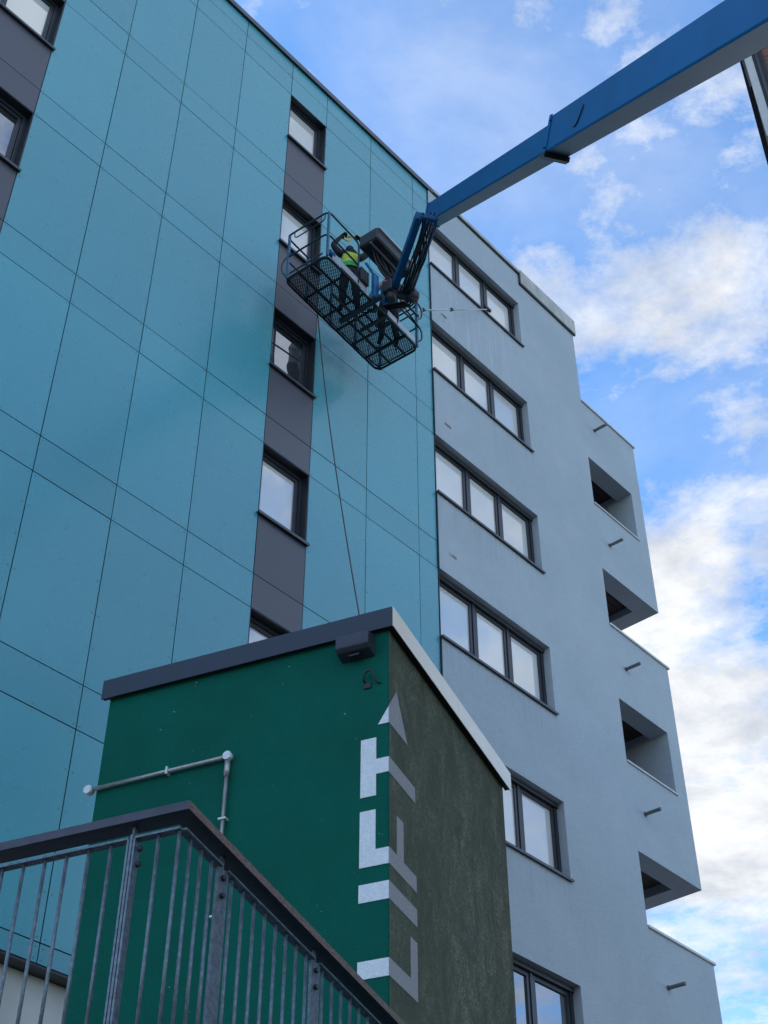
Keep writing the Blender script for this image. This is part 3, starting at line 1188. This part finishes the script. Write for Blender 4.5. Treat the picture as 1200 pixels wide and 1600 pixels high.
def boom_section(M, h, w, a, b, name):
    """hollow box boom; a..b run along the boom (positive = towards the tip)"""
    bm = BM()
    r = 0.02
    prof = [(0, r), (r * 0.35, r * 0.35), (r, 0), (w - r, 0), (w - r * 0.35, r * 0.35), (w, r), (w, h - r), (w - r, h), (r, h), (0, h - r)]
    A = [bm.verts.new(M + bd * a + bs * x + bu * z) for x, z in prof]
    B = [bm.verts.new(M + bd * b + bs * x + bu * z) for x, z in prof]
    n = len(prof)
    for i in range(n):
        f = bm.faces.new((A[i], A[(i + 1) % n], B[(i + 1) % n], B[i]))
        f.material_index = 1 if i in (2,) else 0  # bottom face carries the painted grey reflection
    bm.faces.new(A)
    bm.faces.new(B[::-1])
    return obj(name, bm, ['boom_blue', 'boom_under_sheen'], bl)


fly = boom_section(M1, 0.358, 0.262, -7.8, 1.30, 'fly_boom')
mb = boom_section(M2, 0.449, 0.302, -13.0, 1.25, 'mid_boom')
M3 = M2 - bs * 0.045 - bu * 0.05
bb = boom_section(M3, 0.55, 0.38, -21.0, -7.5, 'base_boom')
bm = BM()                                                  # wear pads at the mouth of the mid boom
Q = M2 + bd * 1.25
obox(bm, Q + bs * 0.145 - bu * 0.035 - bd * 0.03, bs * 0.16, bu * 0.032, bd * 0.075)
obj('wear_pad', bm, 'black_plastic', mb)
bm = BM()
obox(bm, Q - bs * 0.006 + bu * 0.2245 - bd * 0.05, bs * 0.0055, bu * 0.2235, bd * 0.05)
obj('mouth_plate', bm, 'boom_blue', mb)
for z_, x_ in ((0.05, -0.03), (0.05, 0.0), (0.37, -0.06)):
    bm = BM()
    c = Q - bs * 0.012 + bu * z_ + bd * (x_ - 0.03)
    tube(bm, [c, c - bs * 0.012], 0.012, 6)
    obj('bolt', bm, 'black_plastic', mb)
bm = BM()                                                  # loose cable on the side of the mid boom
pts = []
for k in range(9):
    q = k / 8
    pts.append(M2 - bs * 0.008 + bd * (0.18 - 0.28 * q) + bu * (0.11 + 0.19 * q - 0.16 * math.sin(q * math.pi) * 0.5))
tube(bm, pts, 0.007, 6)
obj('loose_cable', bm, 'hose_black', mb)
bm = BM()                                                  # nose of the fly boom
T = M1 + bd * 1.30
obox(bm, T + bs * 0.125 + bu * 0.17 + bd * 0.03, bs * 0.135, bu * 0.185, bd * 0.06)
nose = obj('nose_plate', bm, 'boom_blue', fly, bevel=0.012)
bm = BM()
for k in range(7):
    r_ = random.uniform
    a = T + bs * (0.02 + 0.035 * k) + bu * 0.33 + bd * r_(-0.1, 0.0)
    b = a + bd * r_(0.10, 0.17) + bu * r_(-0.02, 0.06)
    c = b + bd * 0.04 - bu * r_(0.18, 0.30)
    tube(bm, rounded([a, b, c], 0.08, 4), 0.014, 6)
obj('hydraulic_hoses', bm, 'hose_black', fly)

# jib from the nose to the basket
JU = Vector((0.64, 13.98, 18.33 + E))
JL = Vector((0.246, 15.55, 18.39 + E))
jd = (JL - JU).normalized()
ju = bs.cross(jd)
bm = BM()
beam(bm, JU - bs * 0.10 - jd * 0.02, JL - bs * 0.10 + jd * 0.02, bs, 0.11, 0.17)
jib = obj('jib', bm, 'jib_blue', bl, bevel=0.012)
bm = BM()
beam(bm, JU + bs * 0.20 + jd * 0.02, JL + bs * 0.20 - jd * 0.06, bs, 0.055, 0.07)
obj('link_bar', bm, 'jib_blue', jib, bevel=0.008)
bm = BM()
tube(bm, [JU + bs * 0.05 - UP * 0.03, JU + bs * 0.05 + jd * 0.8 - UP * 0.05], 0.045, 12)
cyl = obj('jib_cylinder', bm, 'boom_blue', jib)
bm = BM()
tube(bm, [JU + bs * 0.05 + jd * 0.8 - UP * 0.05, JL + bs * 0.05 - UP * 0.06], 0.022, 10)
obj('cylinder_rod', bm, 'chrome_rod', cyl)
for k in range(5):
    bm = BM()
    o_ = -0.02 + 0.045 * k
    pts = [JU + bs * o_ - UP * (0.08 + 0.03 * math.sin(k * 2))]
    for q in (0.25, 0.5, 0.75, 1.0):
        pts.append(JU.lerp(JL, q) + bs * (o_ + random.uniform(-0.02, 0.02)) - UP * (0.10 + random.uniform(0, 0.05)))
    tube(bm, rounded(pts, 0.1, 3), 0.013, 6)
    obj('jib_hose', bm, 'hose_black', jib)
bm = BM()
obox(bm, JL + bs * 0.07 - UP * 0.02, bs * 0.23, jd * 0.09, UP * 0.11)
obj('jib_knuckle', bm, 'console_grey', bl, bevel=0.035)
bm = BM()
tube(bm, [JL + bs * 0.12 - UP * 0.06, JL + bs * 0.33 - UP * 0.06], 0.11, 14)
obj('knuckle_motor', bm, 'console_grey', bl, bevel=0.03)
bm = BM()
obox(bm, JU + bs * 0.06, bs * 0.16, jd * 0.04, ju * 0.06)
obj('pivot_block', bm, 'jib_blue', bl, bevel=0.02)

for k in range(6):
    bm = BM()
    a = JU + bs * random.uniform(-0.12, 0.2) + ju * random.uniform(0.0, 0.12) - jd * 0.05
    m1 = JU.lerp(JL, 0.35) + bs * random.uniform(-0.05, 0.22) + UP * random.uniform(-0.22, 0.16)
    m2 = JU.lerp(JL, 0.72) + bs * random.uniform(0.0, 0.24) + UP * random.uniform(-0.26, 0.10)
    b = JL + bs * random.uniform(0.0, 0.2) - UP * 0.05
    tube(bm, rounded([a, m1, m2, b], 0.4, 5), random.choice((0.010, 0.014, 0.018)), 6)
    obj('jib_hose', bm, 'hose_black', jib)

# basket: local x along its length, +y towards the facade
BA = R(53.07)
bkx = Vector((math.cos(BA), math.sin(BA), 0))
bky = Vector((-math.sin(BA), math.cos(BA), 0))
BC = Vector((-0.5235, 15.795, 18.047 + E))
BLX, BLY = 1.22, 0.435


def B(x, y, z):
    return BC + (bkx * x + bky * y + UP * z) * KB


def rect(lx, ly, z, rad=0.12, seg=5):
    return rounded([B(-lx, -ly, z), B(lx, -ly, z), B(lx, ly, z), B(-lx, ly, z)], rad, seg, True)


bk = bpy.data.objects.new('basket', None)
bm = BM()
tube(bm, rect(BLX - 0.02, BLY - 0.02, 0.02, 0.13), 0.022, 8, closed=True)
tube(bm, rect(BLX - 0.035, BLY - 0.035, 0.065, 0.13), 0.014, 6, closed=True)
basket = obj('basket_floor_frame', bm, 'floor_steel', bl)
# expanded-metal floor
bm = BM()
pitch_x, wd, zf = 0.040, 0.0066, 0.055
lx, ly = BLX - 0.04, BLY - 0.04
for sgn in (1, -1):
    c = -(lx + ly)
    while c < lx + ly:
        # line y = sgn*(x - c) clipped to the rectangle
        xa, xb = max(-lx, c - ly), min(lx, c + ly)
        if xb - xa > 0.01:
            a = B(xa, sgn * (xa - c), zf + 0.002 * sgn)
            b = B(xb, sgn * (xb - c), zf + 0.002 * sgn)
            d_ = (b - a).normalized()
            s_ = d_.cross(UP) * wd
            vs = [bm.verts.new(p) for p in (a - s_, b - s_, b + s_, a + s_)]
            bm.faces.new(vs)
            vt = [bm.verts.new(p + UP * 0.002) for p in (a - s_, b - s_, b + s_, a + s_)]
            bm.faces.new(vt[::-1])
        c += pitch_x * 1.0
o = obj('mesh_floor', bm, 'floor_steel', basket)
o['kind'] = 'stuff'
for x in (-0.72, -0.24, 0.10, 0.50, 0.86):
    bm = BM()
    beam(bm, B(x, -BLY + 0.02, 0.03), B(x, BLY - 0.02, 0.03), bkx, 0.035, 0.03)
    obj('floor_joist', bm, 'floor_steel', basket)
for y in (-0.16, 0.15):
    bm = BM()
    beam(bm, B(-BLX + 0.02, y, 0.03), B(BLX - 0.02, y, 0.03), bky, 0.03, 0.026)
    obj('floor_stringer', bm, 'floor_steel', basket)
# support arms below the floor
bm = BM()
beam(bm, B(-0.04, -0.62, 0.02), B(-0.04, 0.24, -0.01), bkx, 0.085, 0.07)
beam(bm, B(-0.55, -0.02, 0.0), B(0.5, -0.02, 0.0), bky, 0.045, 0.04)
beam(bm, B(0.32, -0.46, 0.0), B(0.32, 0.10, 0.0), bkx, 0.06, 0.05)
obj('support_arm', bm, 'console_grey', basket, bevel=0.008)
bm = BM()
beam(bm, B(-0.08, -0.50, 0.0), B(-0.08, -0.50, 0.56), bkx, 0.12, 0.08)
beam(bm, B(-0.08, -0.50, 0.54), B(-0.28, -0.46, 0.72), bky, 0.035, 0.05)
beam(bm, B(0.10, -0.54, 0.05), B(0.10, -0.54, 0.40), bkx, 0.10, 0.08)
obj('mounting_column', bm, 'lift_blue', basket, bevel=0.01)
bm = BM()
obox(bm, B(0.13, -0.66, 0.30), bkx * 0.13, bky * 0.10, UP * 0.13)
tube(bm, [B(0.13, -0.66, 0.04), B(0.13, -0.66, 0.44)], 0.095, 14)
obj('rotator', bm, 'console_grey', basket, bevel=0.02)
# rails
RH, RM = 1.10, 0.55
ex, ey = BLX - 0.01, BLY - 0.01
for z, nm in ((RH, 'top_rail'), (RM, 'mid_rail')):
    bm = BM()
    tube(bm, rounded([B(-0.42, -ey, 0.1 if z == RH else RM - 0.25), B(-0.42, -ey, z), B(-ex, -ey, z), B(-ex, ey, z), B(ex, ey, z), B(ex, -ey, z), B(0.62, -ey, z), B(0.62, -ey, 0.1 if z == RH else RM - 0.25)], 0.11, 6), 0.0165, 8)
    obj(nm, bm, 'rail_blue', basket)
bm = BM()
tube(bm, rounded([B(-ex, -0.36, RH), B(-ex, -0.36, 0.93), B(-ex, 0.26, 0.93), B(-ex, 0.26, RH)], 0.09, 5), 0.011, 6)
obj('grab_rail', bm, 'rail_blue', basket)
bm = BM()
tube(bm, rounded([B(-ex, ey - 0.1, 0.62), B(-ex, ey + 0.07, 0.5), B(-ex, ey + 0.07, 0.3), B(-ex + 0.1, ey, 0.12)], 0.08, 4), 0.012, 6)
obj('grab_rail', bm, 'rail_blue', basket)
for x, y in ((-ex + 0.02, -ey + 0.0), (-ex + 0.0, ey - 0.06), (ex - 0.05, -ey), (ex, ey - 0.06), (-0.05, ey), (0.6, ey), (-0.65, ey)):
    bm = BM()
    beam(bm, B(x, y, 0.02), B(x, y, RH), bkx, 0.036, 0.036)
    obj('rail_post', bm, 'post_blue', basket)
bm = BM()                                                  # swing gate at the right end
tube(bm, rounded([B(ex + 0.01, -0.40, 0.30), B(ex + 0.01, -0.40, 0.96), B(ex + 0.01, 0.05, 0.96), B(ex + 0.01, 0.05, 0.3)], 0.10, 5), 0.014, 6)
tube(bm, rounded([B(ex - 0.30, -ey, RH + 0.02), B(ex + 0.06, -ey - 0.02, RH - 0.02), B(ex + 0.07, -ey - 0.02, RH - 0.30), B(ex - 0.06, -ey, RH - 0.42), B(ex - 0.05, -ey, RM - 0.1)], 0.12, 5), 0.016, 6)
tube(bm, rounded([B(ex - 0.55, -ey - 0.02, RM + 0.12), B(ex + 0.05, -ey - 0.03, RM - 0.08), B(ex + 0.06, -ey - 0.02, 0.26), B(ex - 0.03, -ey, 0.16)], 0.10, 5), 0.016, 6)
beam(bm, B(ex - 0.30, -ey - 0.02, 0.78), B(ex - 0.02, -ey - 0.02, 0.78), bky, 0.03, 0.05)
obj('swing_gate', bm, 'rail_blue', basket)
bm = BM()
beam(bm, B(-BLX + 0.15, -BLY + 0.008, 0.14), B(-0.20, -BLY + 0.008, 0.14), UP, 0.15, 0.006)
obj('toe_board', bm, 'toe_board', basket)
bm = BM()
beam(bm, B(0.36, -BLY + 0.008, 0.12), B(BLX - 0.12, -BLY + 0.008, 0.12), UP, 0.13, 0.006)
obj('toe_board', bm, 'toe_board', basket)
bm = BM()
beam(bm, B(-BLX + 0.02, -BLY + 0.1, 0.13), B(-BLX + 0.02, BLY - 0.1, 0.13), UP, 0.05, 0.006)
obj('toe_board', bm, 'floor_steel', basket)
bm = BM()
tube(bm, [B(-BLX + 0.09, -BLY + 0.03, 0.19), B(-BLX + 0.20, -BLY + 0.03, 0.19)], 0.05, 10)
obj('corner_guard', bm, 'lift_blue', basket)
# control console on the camera side
cn = BM()
obox(cn, B(0.12, -0.56, 1.22), bkx * 0.50, bky * 0.20, UP * 0.15)
con = obj('control_console', cn, 'console_grey', basket, bevel=0.03)
cn = BM()
beam(cn, B(-0.34, -0.775, 1.33), B(0.58, -0.775, 1.33), UP, 0.05, 0.02)
obj('console_cover_edge', cn, 'toe_board', con)
cn = BM()
beam(cn, B(-0.34, -0.60, 1.073), B(0.42, -0.60, 1.073), bky, 0.035, 0.012)
obj('console_strip', cn, 'console_edge', con)
cn = BM()
box(cn, -0.001, 0.001, -0.001, 0.001, 0, 0.001)
cn.clear()
obox(cn, B(-0.30, -0.44, 0.36), bkx * 0.10, bky * 0.03, UP * 0.16)
for k in range(4):
    obox(cn, B(-0.36 + 0.04 * k, -0.475, 0.36), bkx * 0.008, bky * 0.006, UP * 0.14)
obj('filter_box', cn, 'console_grey', basket)
for k in range(9):                                         # loom of hoses under the console
    cn = BM()
    a = B(-0.25 + 0.07 * k, -0.52 + random.uniform(-0.05, 0.05), 1.07)
    m_ = B(-0.1 + 0.05 * k, -0.60 + random.uniform(-0.06, 0.06), 0.75 + random.uniform(-0.1, 0.1))
    b = JL + bs * random.uniform(-0.1, 0.2) + UP * random.uniform(0.0, 0.12)
    tube(cn, rounded([a, m_, b], 0.3, 6), 0.014, 6)
    obj('control_hose', cn, 'hose_black', basket)
for k in range(4):
    cn = BM()
    a = JL + bs * (0.15 + 0.04 * k) - UP * 0.05
    tube(cn, rounded([a, a + jd * 0.10 - UP * (0.06 + 0.02 * k), B(0.2 + 0.03 * k, -0.45, 0.12)], 0.15, 5), 0.016, 6)
    obj('control_hose', cn, 'hose_black', basket)

# turntable, chassis and wheels behind the viewer
bm = BM()
bh = Vector((hd.x, hd.y, 0))
obox(bm, foot + UP * 0.75, bh * 1.7, bs * 1.0, UP * 0.25)
ch = obj('chassis', bm, 'lift_blue', bl, bevel=0.03)
bm = BM()
obox(bm, foot + UP * 1.25 - bh * 0.6, bh * 1.1, bs * 0.95, UP * 0.24)
tube(bm, [foot + UP * 0.98, foot + UP * 1.06], 0.6, 20)
obj('turntable', bm, 'boom_blue', bl, bevel=0.03)
for a in (-1, 1):
    for b in (-1, 1):
        c = foot + bh * (1.25 * a) + bs * (1.0 * b) + UP * 0.48
        bm = BM()
        tube(bm, [c - bs * 0.16, c + bs * 0.16], 0.48, 20)
        wh = obj('wheel', bm, 'rubber', bl, bevel=0.03)
        bm = BM()
        tube(bm, [c - bs * 0.17, c + bs * 0.17], 0.24, 16)
        obj('rim', bm, 'toe_board', wh)


# ================================================================== people
def person(name, label, joints, edges, radii, paint, group=None):
    """skin-modifier body baked to one mesh; paint(co) -> material index"""
    names = list(joints)
    me = bpy.data.meshes.new(name)
    me.from_pydata([joints[n] for n in names], [(names.index(a), names.index(b)) for a, b in edges], [])
    o = bpy.data.objects.new(name, me)
    sc.collection.objects.link(o)
    sk = o.modifiers.new('skin', 'SKIN')
    if not me.skin_vertices:
        me.attributes.new('skin', 'FLOAT', 'POINT')
    layer = me.skin_vertices[0].data
    for i, n in enumerate(names):
        r_ = radii[n]
        layer[i].radius = r_ if isinstance(r_, tuple) else (r_, r_)
        layer[i].use_root = (n == 'pelvis')
    s = o.modifiers.new('sub', 'SUBSURF')
    s.levels = s.render_levels = 2
    dg = bpy.context.evaluated_depsgraph_get()
    dg.update()
    nm = bpy.data.meshes.new_from_object(o.evaluated_get(dg))
    o.modifiers.clear()
    o.data = nm
    for p in nm.polygons:
        p.use_smooth = True
    return o


def finish_person(o, mats, paint, label):
    nm = o.data
    nm.materials.clear()
    for m in mats:
        nm.materials.append(MATS[m])
    for p in nm.polygons:
        p.material_index = paint(p.center)
    tag(o, label, 'person', 'workers in the basket')


def shell(name, src, test, off, m, parent, paint=None):
    """garment: the part of a body surface that passes test, pushed out along its normals"""
    bm = BM()
    bm.from_mesh(src.data)
    bm.normal_update()
    kill = [f for f in bm.faces if not test(f.calc_center_median())]
    bmesh.ops.delete(bm, geom=kill, context='FACES')
    for v_ in bm.verts:
        v_.co += v_.normal * off
    ms = m if isinstance(m, list) else [m]
    for f in bm.faces:
        f.material_index = paint(f.calc_center_median()) if paint else 0
    me = bpy.data.meshes.new(name)
    bm.to_mesh(me)
    bm.free()
    for x in ms:
        me.materials.append(MATS[x])
    o = bpy.data.objects.new(name, me)
    sc.collection.objects.link(o)
    o.parent = parent
    return o


def worker_joints(hl, hr, el_l, el_r, lean=(0, 0), head=(0, 0), knee=0.0):
    """local frame: x right of the figure, y forward, z up; hands given as targets"""
    lx_, ly_ = lean
    J = {
        'pelvis': (0, 0, 0.95), 'belly': (lx_ * .3, ly_ * .3, 1.10), 'chest': (lx_ * .7, ly_ * .7, 1.30), 'collar': (lx_, ly_, 1.45),
        'neck': (lx_ + head[0] * .4, ly_ + head[1] * .4, 1.53), 'skull': (lx_ + head[0], ly_ + head[1] + .02, 1.64), 'crown': (lx_ + head[0], ly_ + head[1] + .01, 1.72),
        'nose': (lx_ + head[0], ly_ + head[1] + .095, 1.615),
    }
    for s, t, h, e in ((-1, 'l', hl, el_l), (1, 'r', hr, el_r)):
        J['hip' + t] = (s * 0.09, 0, 0.90)
        J['knee' + t] = (s * 0.12, 0.04 + knee, 0.49)
        J['ankle' + t] = (s * 0.13, -0.02, 0.09)
        J['heel' + t] = (s * 0.13, -0.05, 0.045)
        J['toe' + t] = (s * 0.15, 0.16, 0.04)
        J['sh' + t] = (lx_ + s * 0.185, ly_, 1.42)
        J['el' + t] = e
        ev, hv = Vector(e), Vector(h)
        d_ = (hv - ev).normalized()
        J['wr' + t] = tuple(hv - d_ * 0.05)
        J['palm' + t] = tuple(hv + d_ * 0.02)
        side = d_.cross(Vector((0, 0, 1)))
        side = side.normalized() if side.length > 0.05 else Vector((1, 0, 0))
        curl = side.cross(d_).normalized()
        for k, (w_, l_) in enumerate(((-0.033, 0.070), (-0.011, 0.082), (0.011, 0.078), (0.033, 0.062))):
            base = hv + d_ * 0.045 + side * w_
            J['f%d%s' % (k, t)] = tuple(base)
            J['g%d%s' % (k, t)] = tuple(base + d_ * l_ * 0.5 - curl * 0.022)
            J['t%d%s' % (k, t)] = tuple(base + d_ * l_ * 0.45 - curl * 0.055)
        J['th' + t] = tuple(hv - side * 0.045 + d_ * 0.01)
        J['tt' + t] = tuple(hv - side * 0.055 + d_ * 0.05 - curl * 0.03)
    Ed = [('pelvis', 'belly'), ('belly', 'chest'), ('chest', 'collar'), ('collar', 'neck'), ('neck', 'skull'), ('skull', 'crown'), ('skull', 'nose')]
    rad = {'pelvis': (.135, .115), 'belly': (.135, .11), 'chest': (.16, .12), 'collar': (.11, .09), 'neck': .06, 'skull': (.082, .098), 'crown': (.065, .075), 'nose': .022}
    for t in 'lr':
        Ed += [('pelvis', 'hip' + t), ('hip' + t, 'knee' + t), ('knee' + t, 'ankle' + t), ('ankle' + t, 'heel' + t), ('heel' + t, 'toe' + t),
               ('collar', 'sh' + t), ('sh' + t, 'el' + t), ('el' + t, 'wr' + t), ('wr' + t, 'palm' + t), ('palm' + t, 'th' + t), ('th' + t, 'tt' + t)]
        rad.update({'hip' + t: .105, 'knee' + t: .075, 'ankle' + t: .055, 'heel' + t: .045, 'toe' + t: .042, 'sh' + t: .075, 'el' + t: .055,
                    'wr' + t: .036, 'palm' + t: (.034, .026), 'th' + t: .013, 'tt' + t: .010})
        for k in range(4):
            Ed += [('palm' + t, 'f%d%s' % (k, t)), ('f%d%s' % (k, t), 'g%d%s' % (k, t)), ('g%d%s' % (k, t), 't%d%s' % (k, t))]
            rad.update({'f%d%s' % (k, t): .010, 'g%d%s' % (k, t): .009, 't%d%s' % (k, t): .008})
    return J, Ed, rad


def place(o, x, y, z, face):
    """stand a figure in the basket; face = angle of its forward direction from basket +y"""
    p = B(x, y, z)
    o.location = p
    o.rotation_euler = (0, 0, BA + face)


FZ = 0.062
# worker one: arms raised to the wash gun, hi-vis waistcoat, dark hood
J, Ed, rad = worker_joints(hl=(-0.16, 0.06, 1.93), hr=(0.18, 0.06, 1.95), el_l=(-0.31, 0.08, 1.66), el_r=(0.37, 0.04, 1.67), lean=(0.0, 0.05), head=(0, 0.02))
w1 = person('person', '', J, Ed, rad, None)


def paint1(c):
    if c.z > 1.56 and abs(c.x) < 0.11 and c.y > 0.115 and c.z < 1.70:
        return 1
    if c.z < 0.93:
        return 2
    return 0


finish_person(w1, ['cloth_black', 'skin', 'cloth_navy'], paint1, 'worker in yellow-green hi-vis waistcoat with black sleeves raising both arms')
shell('waistcoat', w1, lambda c: 1.0 < c.z < 1.34 and abs(c.x) < 0.18 and abs(c.y) < 0.3, 0.02, ['hi_vis', 'hi_vis_green', 'reflective_band'], w1,
      lambda c: 1 if c.z < 1.10 else (2 if 1.14 < c.z < 1.18 else 0))
shell('hood', w1, lambda c: c.z > 1.50 and abs(c.x) < 0.13 and (c.y < 0.12 or c.z > 1.69), 0.014, 'cloth_black', w1)
place(w1, -0.12, -0.02, FZ, R(-36))

# worker two: pole in both hands
J, Ed, rad = worker_joints(hl=(-0.05, 0.42, 1.22), hr=(0.14, 0.36, 1.06), el_l=(-0.30, 0.20, 1.17), el_r=(0.33, 0.10, 1.10), lean=(0.0, 0.04), head=(0, 0.03), knee=0.03)
w2 = person('person', '', J, Ed, rad, None)


def paint2(c):
    if c.z > 1.56 and abs(c.x) < 0.11 and c.y > 0.115:
        return 1
    if c.z < 0.98:
        return 2
    return 0


finish_person(w2, ['cloth_pale', 'skin', 'cloth_black'], paint2, 'worker in dark trousers and pale jacket standing behind the boom, holding the long pole')
shell('collar', w2, lambda c: 1.40 < c.z < 1.52 and abs(c.x) < 0.12, 0.016, 'red_cloth', w2)
shell('hood', w2, lambda c: c.z > 1.54 and abs(c.x) < 0.13 and (c.y < 0.11 or c.z > 1.69), 0.012, 'cloth_black', w2)
place(w2, 0.80, -0.12, FZ, R(-38))


def wpt(o, p):
    return Matrix.Translation(o.location) @ Matrix.Rotation(o.rotation_euler.z, 4, 'Z') @ Vector(p)


# wash gun in the first worker's hands
bm = BM()
a, b = wpt(w1, (-0.13, 0.08, 1.97)), wpt(w1, (0.13, 0.08, 2.03))
d_ = (b - a).normalized()
tube(bm, [a - d_ * 0.05, a + d_ * 0.02, a + d_ * 0.03, b - d_ * 0.06, b - d_ * 0.05, b + d_ * 0.06], [0.03, 0.03, 0.022, 0.022, 0.032, 0.028], 12)
tube(bm, [b - d_ * 0.01, b + UP * 0.09], [0.018, 0.012], 8)
tube(bm, rounded([a + d_ * 0.02, a + d_ * 0.03 - UP * 0.11, a + d_ * 0.12 - UP * 0.13, a + d_ * 0.16 - UP * 0.02], 0.05, 4), 0.014, 8)
tag(obj('spray_gun', bm, 'yellow_tool'), 'yellow spray gun held up in both hands by the hi-vis worker', 'spray gun')

# telescopic cleaning pole resting on the top right window
p0 = wpt(w2, (0.145, 0.37, 1.03))
p1w = wpt(w2, (-0.05, 0.43, 1.22))
# tip on the sill of the top grey window
tipl = Vector((16.42, -0.11, HEAD[0] - SILLH + 0.05))
tip = Matrix.Translation(blk.location) @ Matrix.Rotation(YF, 4, 'Z') @ tipl
pd = (tip - p1w).normalized()
pole = thing('cleaning_pole', 'long thin telescopic cleaning pole reaching from the basket to the top grey-wing window', 'pole', p1w[:])
st_ = -pd * 0.45
ln = (tip - p1w).length
cuts = [0, ln * 0.36, ln * 0.62, ln - 0.05]
bm = BM()
tube(bm, [st_, pd * cuts[1]], 0.019, 8)
obj('pole_section', bm, 'pole_white', pole)
bm = BM()
tube(bm, [pd * cuts[1], pd * cuts[2]], 0.016, 8)
obj('pole_section', bm, 'pole_white', pole)
bm = BM()
tube(bm, [pd * cuts[2], pd * cuts[3]], 0.013, 8)
obj('pole_section', bm, 'pole_white', pole)
for c in cuts[1:3]:
    bm = BM()
    tube(bm, [pd * (c - 0.06), pd * (c + 0.05)], 0.033, 8)
    tube(bm, [pd * c, pd * c + UP * 0.06], 0.016, 6)
    obj('clamp', bm, 'black_plastic', pole)
bm = BM()
tube(bm, [st_ - pd * 0.02, pd * 0.10], 0.034, 10)
obj('grip', bm, 'black_plastic', pole)
bm = BM()
q = pd * (ln - 0.05)
tube(bm, rounded([q - pd * 0.05, q + UP * 0.07, q + pd * 0.06 + UP * 0.04], 0.04, 4), 0.02, 8)
obox(bm, q + UP * 0.03, eF * 0.11, nF * 0.025, UP * 0.035)
obj('brush_head', bm, 'black_plastic', pole)

# supply hose hanging from the basket to the yard behind the tower
Hs = B(-0.35, 0.44, 0.03)
to_w = Matrix.Translation(blk.location) @ Matrix.Rotation(YF, 4, 'Z')
hl0 = to_w.inverted() @ Hs
path = []
for k in range(1, 15):
    q = k / 14
    path.append(to_w @ Vector((hl0.x + 3.6 * q ** 1.45, hl0.y - 1.4 * q, hl0.z * (1 - q) + 0.02 * q)))
bm = BM()
tube(bm, rounded([B(-0.35, 0.30, 0.10), B(-0.35, 0.45, 0.08)] + path, 0.6, 3), 0.0095, 6)
tag(obj('supply_hose', bm, 'hose_red'), 'thin dark red hose hanging from the basket down behind the lift tower', 'hose')
bpy.data.objects.remove(bk)
